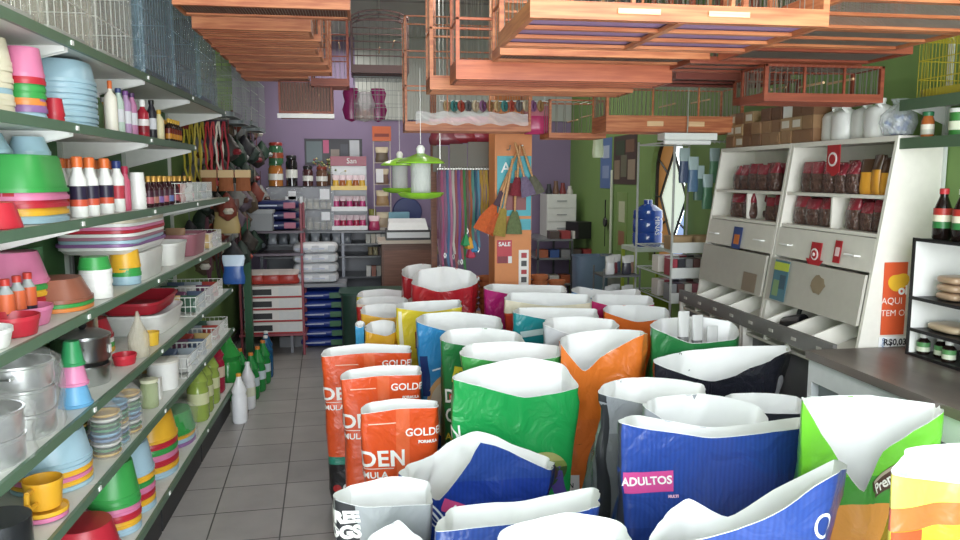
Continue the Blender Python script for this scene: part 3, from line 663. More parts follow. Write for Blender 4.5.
MB().box(-.12, -.12, 0, .12, .12, .1).build('crate', plastic('7a7c80'), None, (g2.x, 7.4, 0), label='low grey crate under the green sacks', cat='crate')
# ================= BACK WALL COUNTER =================
def rack_shelf():
    r = empty('metal_counter'); m = plastic('6d7078', .35, .4); y0, y1 = 7.45, 7.95
    x0, x1 = atY(262, 250, 7.5).x, atY(432, 250, 7.5).x
    for x in (x0, (x0+x1)/2-.05, x1):
        for y in (y0+.012, y1-.012): MB().box(x-.012, y-.012, 0, x+.012, y+.012, 1.06).build('post', m, r)
    for z in (.3, .62, .82, .94, 1.06): MB().box(x0-.02, y0-.01, z, x1+.02, y1, z+.015).build('shelf', plastic('54585f', .3), r)
    MB().box(x0, y1-.02, .02, x1, y1-.012, 1.05).build('back_panel', plastic('8b8d95', .4), r)
    tag(r, 'long grey metal counter with shelves against the purple wall', 'counter'); return r, x0, x1
rk, rx0, rx1 = rack_shelf()
ZT = 1.077
for i in range(4):
    for j in range(2 if i else 3):
        spawn('wsack', flat_sack('e6e8ec', 'c8ccd4', .26, .3, .09), (atY(318, 260, 7.2).x+(.02 if j % 2 else -.03)+(.0), 7.24-.0*j, .63+.0905*(i*2+j)-(.0 if i else 0)) if False else (atY(308+(j*16), 260, 7.2).x, 7.2+.0*i, .632+.0905*i), 'white sack in front of the metal counter, pile %s, %s from below' % (ORDF[j], ORDF[i]), 'sack') if j < 2 else None
MB().box(-.24, -.17, 0, .24, .17, .628).build('pedestal', plastic('9a9ca4', .5), None, (atY(316, 300, 7.2).x, 7.2-.0, 0), label='pale grey pedestal under the white sacks', cat='pedestal') if False else None
def stand():
    r = empty('low_table'); m = plastic('8a8c94', .4)
    for x in (-.24, .24):
        for y in (-.15, .15): MB().box(x-.012, y-.012, 0, x+.012, y+.012, .61).build('leg', m, r)
    MB().box(-.26, -.17, .6, .26, .17, .63).build('table_top', m, r); return r
spawn('lt', stand, (atY(319, 300, 7.2).x, 7.2, 0), 'low metal table in front of the counter carrying white sacks', 'table')
# items under/in the counter
for zi, (z, h) in enumerate(((.635, .1), (.955, .09))):
    for i in range(14):
        c = ('d8d8d4', 'b8b8b0', 'e6e2da', 'a86a5a', 'c8c0b0')[(i*3+zi) % 5]
        x = rx0+1.0+.05*i
        if x > rx1-.04: break
        spawn(('cb', c, zi), lambda: MB().box(-.021, -.03, 0, .021, .03, h).build('medicine_box', plastic(c, .5)), (x, 7.5, z), 'small pale box on the counter shelf, %s from left, %s row' % ((ORDF+['last']*9)[i], ('lower', 'upper')[zi]), 'box')
for i in range(14):
    c = ('8a7a5a', 'a09878', '6a5a5a')[i % 3]
    spawn(('cc', c), bag_small(plastic(c, .4), None, .045, .05, .08), (rx0+1.02+.05*i, 7.5, .837), 'small brown sachet in the middle row of the counter', 'packet', 'brown sachets in the counter')
for i in range(8): spawn(('ccx', i % 2), bag_small(plastic(('9aa0a8', '6a7078')[i % 2], .3), None, .08, .06, .1), (rx0+.1+.1*i, 7.5, .956), 'grey packet on the left side of the counter shelf', 'packet', 'grey packets in the counter')
def glass_case(w=.33, h=.42, d=.3):
    def f():
        r = empty('display_case'); g = film('dfe6ee', .22, .05); m = plastic('5a5c62', .3, .6)
        fr = MB()
        for x in (-w/2, w/2):
            for y in (-d/2, d/2): fr.bar((x, y, 0), (x, y, h), .005)
        for z in (0, h*.48, h):
            fr.tube([(-w/2, -d/2, z), (w/2, -d/2, z), (w/2, d/2, z), (-w/2, d/2, z), (-w/2, -d/2, z)], .005)
        fr.build('frame', m, r)
        MB().box(-w/2, -d/2, h*.48-.003, w/2, d/2, h*.48+.003).build('shelf', plastic('8a8e96', .2), r)
        MB().box(-w/2, -d/2, 0, w/2, d/2, .006).build('base', m, r)
        MB().box(-w/2, d/2-.004, 0, w/2, d/2, h).build('back_panel', plastic('7a7484', .3), r)
        MB().box(-w/2+.002, -d/2-.004, 0, w/2-.002, -d/2-.001, h).build('glass_pane', g, r)
        MB().box(-w/2, -d/2, h, w/2, d/2, h+.004).build('glass_top', g, r)
        return r
    return f
for i, px in enumerate((286, 317)):
    c0 = atY(px, 230, 7.6).x
    spawn('case', glass_case(), (c0, 7.68, ZT), 'glass display case with feed packets, %s of the two on the counter' % ('left', 'right')[i], 'display case')
    for lv, zz in enumerate((ZT+.008, ZT+.42*.48+.005)):
        for j in range(5):
            spawn(('feed', lv), bag_small(plastic(('b0a890', 'c8c0a8')[lv], .3, bump=.5, scale=60), plastic('8a8478'), .055, .05, .1+.02*(1-lv)), (c0-.128+.064*j, 7.6, zz), 'clear feed packet inside the %s glass case, %s level' % (('left', 'right')[i], ('lower', 'upper')[lv]), 'packet', 'feed packets in the %s case, %s level' % (('left', 'right')[i], ('lower', 'upper')[lv]))
    for (dx, dz, w, h, nm) in ((.06, .24, .11, .09, 'upper'), (.09, .3, .07, .08, 'top')) if i == 0 else ((-.1, .23, .03, .1, 'narrow'), (.09, .3, .09, .1, 'tall'), (.1, .1, .08, .08, 'lower')):
        MB().box(0, 0, 0, w, .002, h).build('note_or_reflection', plastic('eef0f6', .6), None, (c0+dx-.05, 7.68-.157, ZT+dz), label='painted reflection of white paper, the %s one on the %s glass case' % (nm, ('left', 'right')[i]), cat='note')  # opaque white panels stand in for reflections on the glass
# jars and boxes on the cases
def jar(c, c2, w, h):
    def f():
        r = MB().lathe([(.5, 0), (.5, .85*h), (.42, .93*h), (.42, h)], 20, plastic(c, .12, coat=1), (0, 0, 0), w, w).build('jar', None, smooth=True)
        MB().lathe([(.44, 0), (.45, .02), (.4, .03)], 20, plastic(c2, .3), (0, 0, 0), w, w).build('lid', None, r, smooth=True).location = (0, 0, h)
        b = MB().lathe([(.507, .3*h), (.507, .6*h)], 20, None, (0, 0, 0), w, w); b.f = [f for f in b.f if len(f) == 4]; b.m = [0]*len(b.f)
        b.build('label', plastic('e8e8e0', .3) if c != '3a6a4a' else plastic('a04a30', .3), r, smooth=True)
        return r
    return f
for px, py0, py1, c, c2, w, d in ((276, 187, 163, 'b06a2c', '3a7a4a', .14, 'orange and green glossy jar on the left glass case'), (276, 162, 141, '3a6a4a', 'a03028', .14, 'green glossy jar stacked on the orange one'),
                              (292, 187, 155, '1c1a20', '2a2a2c', .11, 'tall black glossy jar on the left glass case'), (308, 187, 167, '4a2a2c', '2a2a2c', .1, 'brown glossy jar on the right glass case'), (322, 187, 168, '6a4a3a', '8a3a2c', .11, 'squat brown jar on the right glass case')):
    a = atY(px, py0, 7.65); b = atY(px, py1, 7.65); z0 = ZT+.426 if py0 > 170 else ZT+.426+.215
    h = (b.z-a.z)*(.86); spawn(('jar', px, py0), jar(c, c2, w, h), (a.x, 7.66, z0), d, 'jar')
# candy display
def candy_display():
    r = empty('sweet_display'); w, d, h = .34, .26, .62; m = plastic('d8dce0', .3)
    for x in (-w/2, w/2-.008): MB().box(x, -d/2, 0, x+.008, d/2, h).build('side_panel', film('e8eaf0', .4), r)
    MB().box(-w/2, d/2-.008, 0, w/2, d/2, h).build('back_panel', m, r)
    for z in (.015, .2, .4): 
        s = MB().box(-w/2+.008, -d/2, z-.01, w/2-.008, d/2-.008, z).build('shelf', m, r)
        MB().box(-w/2, -d/2-.006, z-.012, w/2, -d/2, z+.03).build('price_rail', plastic('e8c030' if z == .4 else 'e0e0e4', .3), s)
    MB().box(-w/2, -d/2, h, w/2, -d/2+.02, h+.09).build('header', plastic('9a2040', .3), r)
    text('San', .07, WHITE, r, Matrix.Translation((0.03, -d/2-.003, h+.045)) @ Matrix.Rotation(PI/2, 4, 'X'))
    return r
c0 = atY(350, 230, 7.6).x
spawn('cd', candy_display, (c0, 7.66, ZT), 'small display rack with dark red header holding yellow and pink packets', 'display rack')
for lv, (z, c, c3) in enumerate(((.017, 'd03a78', 'b02048'), (.202, 'c83a80', '802048'), (.402, 'e0b030', 'b06028'))):
    for j in range(5): spawn(('sw', lv, j % 2), bag_small(plastic((c, c3)[j % 2], .25), plastic('f0d8e0'), .06, .05, .13), (c0-.125+.0625*j, 7.58, ZT+z), '%s packet in the red header display, %s from left' % (('pink', 'magenta', 'yellow')[lv], ORDF[j]), 'packet')
for j in range(3): spawn(('sw3', j), bag_small(plastic(('b02850', '7a2a5a', 'a06a3a')[j], .3), None, .1, .08, .09), (c0-.1+.1*j, 7.62, ZT+.715) if False else (c0+.24+.0*j, 7.56, ZT+.0+.0), '', 'packet') if False else None
spawn('pkx', bag_small(plastic('c03a68', .3), plastic('e8c8d0'), .1, .06, .14), (c0+.235, 7.56, ZT), 'pink packet right of the small display rack', 'packet')
spawn('pky', bag_small(plastic('5a6a2c', .3), plastic('8a8a3c'), .07, .08, .2), (c0+.22, 7.7, ZT), 'olive bottle shaped packet behind the pink packet', 'packet')
# dried flowers / feather bunch, poster
def poster(w, h, ps, label, loc, rz=0, cat='poster', name='poster'):
    r = MB().box(-w/2, -.004, 0, w/2, 0, h, plastic(ps[0], .35)).build(name, None, None, loc, rz, label=label, cat=cat)
    for (x0, z0, x1, z1, c) in ps[1]:
        MB().box(x0*w-w/2, -.006, z0*h, x1*w-w/2, -.0045, z1*h).build('printed_panel', plastic(c, .35), r)
    return r
a = atY(305, 165, YB-.01); b = atY(362, 139, YB-.01)
poster(b.x-a.x, b.z-a.z, ('26242e', [(.03, .1, .3, .9, '5a6a70'), (.32, .45, .42, .95, 'c04a78'), (.45, .1, .6, .6, '8a7a70'), (.62, .3, .75, .8, '3a3a48'), (.78, .15, .95, .95, 'b8bcc4')]), 'wide dark photo poster on the purple wall', ((a.x+b.x)/2, YB-.002, a.z))
def dried():
    r = MB().lathe([(.05, 0), (.06, .02), (.05, .1), (.05, .11)], 16).build('flower_basket', plastic('6a4a34', .7), smooth=True); rr = random.Random(3); m = MB()
    for i in range(60):
        a, l = rr.uniform(0, 2*PI), rr.uniform(.05, .2); e = (math.cos(a)*l*1.1, math.sin(a)*l*.5, .1+rr.uniform(.03, .17))
        m.bar((0, 0, .09), e, .0015); c = plastic(('8a9a5a', 'a85a50', 'c8b880', '6a7a4a')[i % 4]); m.lathe([(.001, -.012), (.014, 0), (.001, .012)], 6, c, e)
    m.mats = m.mats or []; m.build('dried_flowers', None, r); return r
spawn('df', dried, (atY(345, 172, 7.7).x-.02, 7.72, ZT+.72) if False else (atY(332, 187, 7.74).x, 7.83, ZT+.43), 'bunch of dried flowers in a dark basket below the poster', 'flowers')
# acrylic tower with orange sign
def tower():
    r = empty('acrylic_tower'); w, h = .16, .86
    MB().box(-w/2, -.05, 0, w/2, .05, .02).build('base', plastic('c8c0b0'), r)
    fr = MB()
    for x in (-w/2, w/2):
        for y in (-.05, .05): fr.bar((x, y, 0), (x, y, h), .005)
    for z in (.02, .23, .44, .65, h): fr.tube([(-w/2, -.05, z), (w/2, -.05, z), (w/2, .05, z), (-w/2, .05, z), (-w/2, -.05, z)], .004)
    fr.build('frame', plastic('b8a8a0', .3), r)
    for z in (.23, .44, .65): MB().box(-w/2, -.05, z-.003, w/2, .05, z+.003).build('shelf', film('e8e8f0', .4), r)
    MB().box(-.09, -.055, h, .09, -.045, h+.14).build('header', plastic('d8602c', .4), r)
    MB().box(-.07, -.057, h+.04, .07, -.0555, h+.07).build('printed_line', plastic('8a2a18', .4), r)
    return r
t0 = atY(383, 225, 7.6)
spawn('tw', tower, (t0.x, 7.64, ZT), 'clear acrylic tower with orange sign on top at the counter end', 'display rack')
for lv, z in enumerate((.021, .234, .444, .654)):
    spawn(('twp', lv), bag_small(plastic(('b09a80', 'a8845a', '8a6a5a', '6a5a4a')[lv], .4), plastic('d8c8a8'), .12, .06, .15), (t0.x, 7.64, ZT+z), 'brown packet in the acrylic tower, %s level from below' % ORDF[lv], 'packet')
MB().box(0, 0, 0, .07, .002, .13).build('note_or_reflection', plastic('f0f0f4', .6), None, (t0.x-.06, 7.58, ZT+.46), label='white paper slip stuck on the acrylic tower', cat='note')
MB().box(-.1, -.07, 0, .1, .07, .17).build('blue_carton', plastic('7ab0c8', .5), None, (atY(399, 228, 7.6).x, 7.6, ZT), label='light blue carton right of the acrylic tower', cat='box')
MB().lathe([(.14, -.02), (.15, 0), (.14, .02)], 28).build('fan_cover', plastic('2c3a78', .4), None, (atY(408, 226, 7.75).x, 7.85, ZT+.16), smooth=True, label='round dark blue disc behind the light blue carton', cat='disc').rotation_euler = (PI/2, 0, 0)
# cash register on a brown cabinet
def cabinet():
    r = empty('brown_cabinet'); m = wood('6a4436', '7c5444')
    MB().box(-.24, -.2, 0, .24, .2, 1.0).build('body', m, r); MB().box(-.27, -.23, 1.0, .27, .2, 1.03).build('cabinet_top', plastic('c8b8a8', .4), r)
    MB().box(-.22, -.206, .06, .22, -.2, .94).build('door', wood('7a4c3c', '8a5a48'), r); return r
c1 = atY(409, 250, 6.8); spawn('cab', cabinet, (c1.x, 7.08, 0), 'brown cabinet with pale top at the counter end', 'cabinet')
def register():
    r = MB().box(-.2, -.15, 0, .2, .15, .09).build('cash_drawer', plastic('2c2c30', .4))
    MB().box(-.19, -.153, .02, .19, -.149, .07).build('drawer_front', plastic('d8dce0', .3), r)
    MB().add([(-.18, -.14, .09), (.18, -.14, .09), (.18, .12, .09), (-.18, .12, .09), (-.17, -.05, .15), (.17, -.05, .15), (.17, .12, .18), (-.17, .12, .18)], [(0, 1, 5, 4), (1, 2, 6, 5), (2, 3, 7, 6), (3, 0, 4, 7), (4, 5, 6, 7)]).build('keyboard', plastic('e0e2e4', .4), r)
    return r
spawn('reg', register, (c1.x-.0, 7.02, 1.031), 'cash register with white front on the brown cabinet', 'cash register')
# dark green bin in front
def gbin():
    r = basin_mb(.32, .2, .62, .35, False, t=.01, taper=.92).build('green_tank', plastic('2c4a40', .35), smooth=True)
    MB().lathe([(1.02, 0), (1.03, .02), (.5, .03), (.001, .03)], 28, None, (0, 0, 0), .32, .2, .35).build('lid', plastic('34584a', .35), r, smooth=True).location = (0, 0, .61); return r
spawn('gb', gbin, (atY(378, 300, 6.6).x, 6.6, 0), 'big dark green lidded tank behind the yellow sacks', 'tank')
# ================= CENTRE: PILLAR, BRUSHES, LEASHES, POTS, FEEDERS =================
PY = 4.75
pa, pb = atY(495, 135, PY), atY(532, 135, PY)
pcx, pw = (pa.x+pb.x)/2, pb.x-pa.x
pil = MB().box(pcx-pw/2, PY, 0, pcx+pw/2, PY+pw, ZC-.002).build('pillar', plastic('e08a4a', .5), None, label='square orange pillar with posters and brushes hanging on it', cat='pillar')
def stick(x0, z0, x1, z1, c, label, marks=(), txt=(), y=PY):
    r = MB().box(x0, y-.004, z0, x1, y-.0005, z1, plastic(c, .4)).build('poster', None, None, label=label, cat='poster')
    for (a0, b0, a1, b1, cc) in marks:
        MB().box(x0+(x1-x0)*a0, y-.0055, z0+(z1-z0)*b0, x0+(x1-x0)*a1, y-.0042, z0+(z1-z0)*b1).build('printed_panel', plastic(cc, .4), r)
    for (s, size, px_, pz_, cc) in txt:
        text(s, size, plastic(cc, .4), r, Matrix.Translation((x0+(x1-x0)*px_, y-.0065, z0+(z1-z0)*pz_)) @ Matrix.Rotation(PI/2, 4, 'X'), bold=.001)
    return r
def pz(py): return atY(513, py, PY).z
def pxx(px): return atY(px, 200, PY).x
stick(pxx(497), pz(216), pxx(531), pz(156), '38b0c0', 'turquoise poster on the upper part of the orange pillar', [(.25, .1, .85, .55, '8a3a3a')], [('A', .09, .25, .8, 'f4f8f8')])
stick(pxx(497), pz(263), pxx(512), pz(240), 'c8283c', 'red poster with white lettering low on the orange pillar', [(.05, 0, .7, .3, '8a2030'), (.75, 0, 1, .3, 'e8e8e8')], [('SALE', .036, .5, .82, 'f4f4f4')])
stick(pxx(519), pz(286), pxx(529), pz(250), 'f0eeea', 'narrow white sticker strip on the orange pillar', [(.25, .78, .8, .92, 'b83038'), (.25, .55, .8, .7, '4a4a4c'), (.25, .33, .8, .45, 'b83038'), (.25, .1, .8, .25, '4a4a4c')])
stick(pxx(512), pz(230), pxx(531), pz(219), '3aa8b8', 'small turquoise sign in the middle of the orange pillar')
def duster(hl, hc, bc, bw, bh, flare=1.0):
    def f():
        r = empty('hand_brush')
        MB().lathe([(.006, -hl), (.009, -hl*.6), (.007, -hl*.2), (.008, -.01), (.002, 0)], 10, wood(hc, 'dca870')).build('handle', None, r, smooth=True)
        b = MB().lathe([(bw*.5*flare, -hl-bh), (bw*.42, -hl-bh*.5), (.018, -hl+.01), (.008, -hl+.02)], 28, plastic(bc, .9, bump=1, scale=60, var=.25), sy=.4, mod=lambda a, z: 1+.06*math.sin(a*14)).build('bristles', None, r, smooth=True)
        return r
    return f
for i, (tx, ty, bx, by, bc, bw, nm) in enumerate(((517, 153, 483, 232, 'd8622c', .13, 'orange fanned brush hanging widest to the left'), (507, 178, 494, 234, 'c8582a', .11, 'second orange brush hanging left of the pillar'),
        (513, 158, 499, 236, 'a08a3c', .075, 'olive yellow brush on the pillar'), (516, 170, 514, 234, '6a7a50', .1, 'grey green brush on the pillar'), (520, 145, 516, 196, '8a2c38', .075, 'dark red small brush on the pillar'),
        (515, 142, 529, 196, '7a6a88', .09, 'purple grey brush leaning right on the pillar'), (522, 145, 538, 194, '6a6a58', .09, 'grey striped brush rightmost on the pillar'), (512, 168, 497, 206, '5a4452', .05, 'dark plum brush behind the orange ones'))):
    y = PY-.035-.03*(i % 3); a = atY(tx, ty, y); b = atY(bx, by, y); L = (a-b).length
    o = spawn(('du', i), duster(L*.68, 'c88a50', bc, bw, L*.32), a, nm, 'brush')
    o.rotation_euler = (0, math.atan2((a.x-b.x), (a.z-b.z)), 0)
MB().tube([(pcx-.04, PY, pz(150)), (pcx-.04, PY-.09, pz(150)), (pcx-.04, PY-.1, pz(146))], .004).tube([(pcx+.04, PY, pz(146)), (pcx+.04, PY-.09, pz(146))], .004).build('wall_hook', WIRE, None, label='metal hooks at the top of the pillar holding the brushes', cat='hook')
# leash rack
LY = 5.05
l0, l1 = atY(437, 172, LY), atY(498, 167, LY)
hook_rail(l0.x, LY, l1.x, LY, l0.z+.02, 'horizontal hook rail with coloured leashes left of the pillar', 22)
MB().bar((l0.x+.02, LY, l0.z+.03), (l0.x+.02, LY, ZC), .004).bar((l1.x-.02, LY, l0.z+.03), (l1.x-.02, LY, ZC), .004).build('hanging_rod', WIRE, None, label='two thin rods holding the leash rail from the ceiling', cat='rod')
for i, (xa, xb) in enumerate(((433, 448), (450, 467), (468, 493))):
    a, b = atY(xa, 171, LY+.05), atY(xb, 146-2*i, LY+.05)
    MB().box(a.x, LY+.05, a.z-.005, b.x, LY+.06, b.z).build('grey_board', plastic('6f6e66', .6), None, label='dark grey board above the leash rail, %s of three' % ('narrow left', 'middle', 'wide right')[i], cat='board')
lc = [('7a2a50', 'plum'), ('c83a80', 'magenta'), ('a0508a', 'mauve'), ('3a7ab8', 'blue'), ('d86aa0', 'pink'), ('e8e0d8', 'white'), ('b03040', 'crimson'), ('8a5ac0', 'violet'), ('c02c3a', 'red'), ('3aa04a', 'green'), ('7a4a2c', 'brown'), ('d8702c', 'orange'), ('2a9a8a', 'teal'), ('1c6a8a', 'petrol'), ('2c9ac0', 'sky blue'), ('e0b030', 'yellow'), ('d09a20', 'amber'), ('f0c840', 'light yellow'), ('6a3a2a', 'dark brown'), ('c85a2c', 'rust'), ('3a3a40', 'black'), ('a83a2c', 'brick red')]
for i, (c, nm) in enumerate(lc):
    x = l0.x+(l1.x-l0.x)*(i+.5)/22; L = (.62 if i < 10 else .45)+.08*math.sin(i*2.3)
    if nm.endswith('yellow') or nm == 'amber': L = .3
    spawn(('lh', c), leash('%02x%02x%02x' % tuple(int(int(c[k:k+2], 16)*.78) for k in (0, 2, 4)), L, .013, .016), (x, LY-.038, l0.z+.012), '%s leash on the central hook rail, %s from left' % (nm, (ORDF+['fifteenth', 'sixteenth', 'seventeenth', 'eighteenth', 'nineteenth', 'twentieth', 'twenty-first', 'last'])[i]), 'leash', rz=.15*math.sin(i*3))
for i, (px, py, c) in enumerate(((470, 243, 'e0a030'), (474, 246, '3a8ac0'), (471, 252, 'c83a5a'), (466, 240, '2a9a5a'))):
    p = atY(px, py, LY-.09); spawn(('tas', c), lambda: MB().lathe([(.02, 0), (.03, .01), (.018, .05), (.004, .08)], 10, mod=lambda a, z: 1+.2*math.sin(a*5)).build('tassel_toy', plastic(c, .7), smooth=True), (p.x, p.y, p.z-.04), 'small %s feathered toy hanging among the leashes' % ('yellow', 'blue', 'red', 'green')[i], 'toy')
# wooden post left of the leashes
a = atY(434, 200, 5.3); MB().box(a.x-.02, 5.3, 0, a.x+.02, 5.34, ZC-.1).build('wooden_post', wood('7a4630', '8c5538'), None, label='thin brown wooden post left of the leash rail', cat='post')
# terracotta pots: stacked rows on a wooden stand
def tpot():
    return MB().lathe([(.035, 0), (.052, .07), (.06, .07), (.062, .095), (.055, .095), (.05, .07), (.03, .01), (.001, .01)], 20).build('terracotta_pot', plastic('b8683a', .75, bump=.2, scale=60), smooth=True)
zb = .62
def pstand():
    r = empty('wooden_stand'); m = wood('8a5a38', 'a06c44')
    MB().box(-.4, -.2, .58, .4, .2, .61).build('stand_top', m, r)
    for x in (-.37, .37):
        for y in (-.17, .17): MB().box(x-.02, y-.02, 0, x+.02, y+.02, .58).build('leg', m, r)
    return r
spx = atY(512, 280, 5.3).x; spawn('ps', pstand, (spx, 5.35, 0), 'wooden stand behind the pillar carrying clay pots', 'stand')
for i in range(6):
    for j in range(6 if i < 5 else 5):
        for kk in range(1):
            spawn('tp', tpot, (spx-.31+.125*i, 5.26+.0*kk, .612+.04*j), 'clay pot on the stand behind the pillar, %s stack, %s up' % (ORDF[i], ORDF[j]), 'pot')
# bird feeders
def feeder():
    r = empty('bird_feeder'); g = plastic('8ed02c', .25)
    MB().lathe([(.045, 0), (.05, 0), (.05, .16), (.045, .16)], 24, film('f4f8f4', .5)).build('tube', None, r, smooth=True)
    t = MB().lathe([(.05, .0), (.1, .012), (.115, .03), (.11, .033), (.095, .018), (.04, .008), (.001, .006)], 32, g, mod=lambda a, z: 1+.05*math.sin(a*8)).build('tray', None, r, smooth=True); t.location = (0, 0, -.02)
    d = MB().lathe([(.118, 0), (.12, .006), (.09, .026), (.05, .036), (.02, .05), (.001, .052), ], 32, g, mod=lambda a, z: 1+.04*math.sin(a*8)).build('roof', None, r, smooth=True); d.location = (0, 0, .155)
    MB().lathe([(.018, 0), (.022, .03), (.012, .045), (.001, .046)], 16).build('cap', WHITE, r, smooth=True).location = (0, 0, .2)
    MB().bar((0, 0, .25), (0, 0, .62), .0015).build('cord', WHITE, r)
    return r
f1 = atY(421, 195, 3.85); spawn('fe', feeder, (f1.x, 3.85, f1.z), 'bright green bird feeder with clear tube hanging nearest the pillar', 'bird feeder')
f2 = atY(400, 190, 5.0); spawn('fe', None, (f2.x, 5.0, f2.z), 'second green bird feeder hanging behind the first', 'bird feeder')
MB().lathe([(.001, 0), (.02, .0), (.055, .05), (.06, .3), (.045, .4), (.02, .42), (.001, .42)], 24, mod=lambda a, z: 1+.1*math.sin(a*5+z*20)).build('plastic_bag', film('d8e0e0', .3), None, (f1.x+.01, 4.0, f1.z-.3), smooth=True, label='clear plastic bag with seed hanging below the green feeder', cat='bag') if False else None
for i in range(14):
    c = ('c8a878', '3a8a8a', 'b84a3a', '6a6a70', 'd0c0a0', '8a5a8a', 'a07a4a')[i % 7]; p = atY(447+7.2*i, 106, 4.42)
    o = spawn(('ring2', c), lambda: MB().lathe([(.016, -.006), (.03, -.008), (.034, 0), (.03, .008), (.016, .006), (.014, 0), (.016, -.006)], 18).build('ring_toy', plastic(c, .6), smooth=True), (p.x, 4.42, p.z), 'ring shaped chew toy on the line above the film wrapped cage, %s from left' % ORDF[i], 'toy'); o.rotation_euler = (PI/2, .25*math.sin(i), .9)
a, b = atY(440, 106, 4.42), atY(548, 106, 4.42)
MB().bar((a.x, 4.42, a.z+.028), (b.x, 4.42, b.z+.028), .005, n=6).bar((a.x+.02, 4.42, a.z+.028), (a.x+.02, 4.42, ZC), .003).bar((b.x-.02, 4.42, b.z+.028), (b.x-.02, 4.42, ZC), .003).build('hanging_line', WIRE, label='thin rod carrying ring shaped chew toys above the leash rail', cat='rod')
# gift bag with heart shape hanging under the arched cage
def giftbag():
    r = empty('gift_bag'); m = plastic('9a2468', .25)
    for s in (-1, 1):
        MB().lathe([(.001, 0), (.05, .02), (.07, .09), (.05, .15), (.065, .21), (.05, .25), (.001, .24)], 16, m, sy=.5).build('wing', None, r, smooth=True).location = (s*.1, 0, 0)
    MB().lathe([(.001, 0), (.08, .02), (.09, .12), (.06, .22), (.001, .23)], 20, film('e8e0e8', .5), sy=.6).build('pouch', None, r, smooth=True)
    MB().lathe([(.001, 0), (.07, .015), (.075, .06), (.001, .08)], 20, plastic('d88a3a', .6, bump=1, scale=50, var=.4), sy=.5).build('treats', None, r, smooth=True).location = (0, -.012, .01)
    return r
ga = atY(365, 122, 6.0); spawn('gift', giftbag, (ga.x, 6.0, ga.z), 'magenta winged gift bag with orange treats hanging under the arched cage', 'bag')
# red and pink film bags hanging above the leash rail
for i, (px, py, c, w) in enumerate(((452, 141, '8a3a48', .22), (470, 139, '9a2c38', .26), (490, 138, 'a83a50', .2), (527, 132, 'c83a70', .16))):
    p = atY(px, py, 4.9); spawn(('hb', i), bag_small(plastic(c, .25, bump=.5, scale=15), plastic('c87a88'), w, .1, .17, 'hanging_bag'), (p.x, 5.25 if i < 3 else 4.6, p.z-.03+(.02 if i < 3 else 0)), '%s film bag hanging above the leash rail' % ('dusty pink', 'dark red', 'raspberry', 'bright pink')[i], 'bag')
# ================= RIGHT: GRAIN DISPLAYS =================
DW = plastic('e6e2d8', .45); DGREY = plastic('6f6c6a', .45); CLEARG = plastic('b6b2a8', .35)
def display_unit(w=.72):
    # local: x from front (0 = bin front) to back, y along the wall, z up
    r = empty('grain_display')
    X0, XB = 0, XR-.004-1.75
    def side(y, nm):
        pr = [(.0, .0), (0, .9), (.1, .93), (.215, 1.745), (XB, 1.745), (XB, 0)]
        n = len(pr); vs = [(x, y, z) for x, z in pr]+[(x, y+.016, z) for x, z in pr]
        fs = [tuple(range(n)), tuple(range(2*n-1, n-1, -1))]+[(i, i+n, (i+1) % n+n, (i+1) % n) for i in range(n)]
        return MB().add(vs, fs).build(nm, DW, r)
    side(.002, 'side_panel'); side(w-.018, 'side_panel')
    MB().box(.215, .003, 1.73, XB, w-.003, 1.75).build('top_board', DW, r)
    MB().box(XB-.01, .018, .9, XB, w-.018, 1.73).build('back_panel', DW, r)
    fx = lambda z: .1+(z-.93)*.141
    for z in (1.52, 1.375): MB().box(fx(z)+.004, .018, z-.007, XB-.01, w-.018, z+.007).build('shelf', DW, r)
    MB().box(fx(1.45)+.02, w*.5-.005, 1.382, XB-.01, w*.5+.005, 1.513).build('divider', DW, r)
    # flap with two handles, then the slanted grey lid
    def slab(z0, z1, mat, nm, off=.0, th=.012, m=.02):
        a, b = fx(z0)+off, fx(z1)+off
        return MB().add([(a, m, z0), (a, w-m, z0), (b, w-m, z1), (b, m, z1), (a+th, m, z0), (a+th, w-m, z0), (b+th, w-m, z1), (b+th, m, z1)],
                 [(0, 3, 2, 1), (4, 5, 6, 7), (0, 1, 5, 4), (1, 2, 6, 5), (2, 3, 7, 6), (3, 0, 4, 7)]).build(nm, mat, r)
    fl = slab(1.235, 1.365, plastic('dad6cc', .4), 'flap')
    for y in (w*.13, w*.8):
        x = fx(1.29); MB().tube([(x, y, 1.29), (x-.02, y, 1.292), (x-.02, y+.07, 1.292), (x, y+.07, 1.29)], .004).build('handle', WHITE, fl)
    ld = slab(1.03, 1.225, CLEARG, 'bin_lid', off=-.015)
    rr = random.Random(5)
    # bins
    MB().box(-.004, .0, .9, .014, w, .965).build('bin_front', DGREY, r)
    MB().box(.014, .018, .86, XB-.01, w-.018, .872).build('bin_floor', plastic('d0ccc0', .5), r)
    for i in range(1, 4):
        y = w*i/4
        MB().add([(.014, y-.005, .872), (.3, y-.005, .872), (.3, y-.005, 1.06), (.014, y-.005, .96), (.014, y+.005, .872), (.3, y+.005, .872), (.3, y+.005, 1.06), (.014, y+.005, .96)],
                 [(0, 1, 2, 3), (7, 6, 5, 4), (0, 4, 5, 1), (1, 5, 6, 2), (2, 6, 7, 3), (3, 7, 4, 0)]).build('divider', DW, r)
    for i in range(4):   # sloping bin bottoms
        y0, y1 = w*i/4+.01, w*(i+1)/4-.01
        MB().add([(.016, y0, .885), (.016, y1, .885), (.32, y1, .99), (.32, y0, .99)], [(0, 1, 2, 3)]).build('bin_slope', plastic('c6c2b8', .5), r)
        MB().box(-.008, w*(i+.5)/4-.02, .925, -.0045, w*(i+.5)/4+.012, .938).build('name_tag', plastic('b8b4ac', .4), r)
    MB().box(.05, .0, 0, .06, w, .86).build('base_front', plastic('7d7c80', .5), r)
    return r
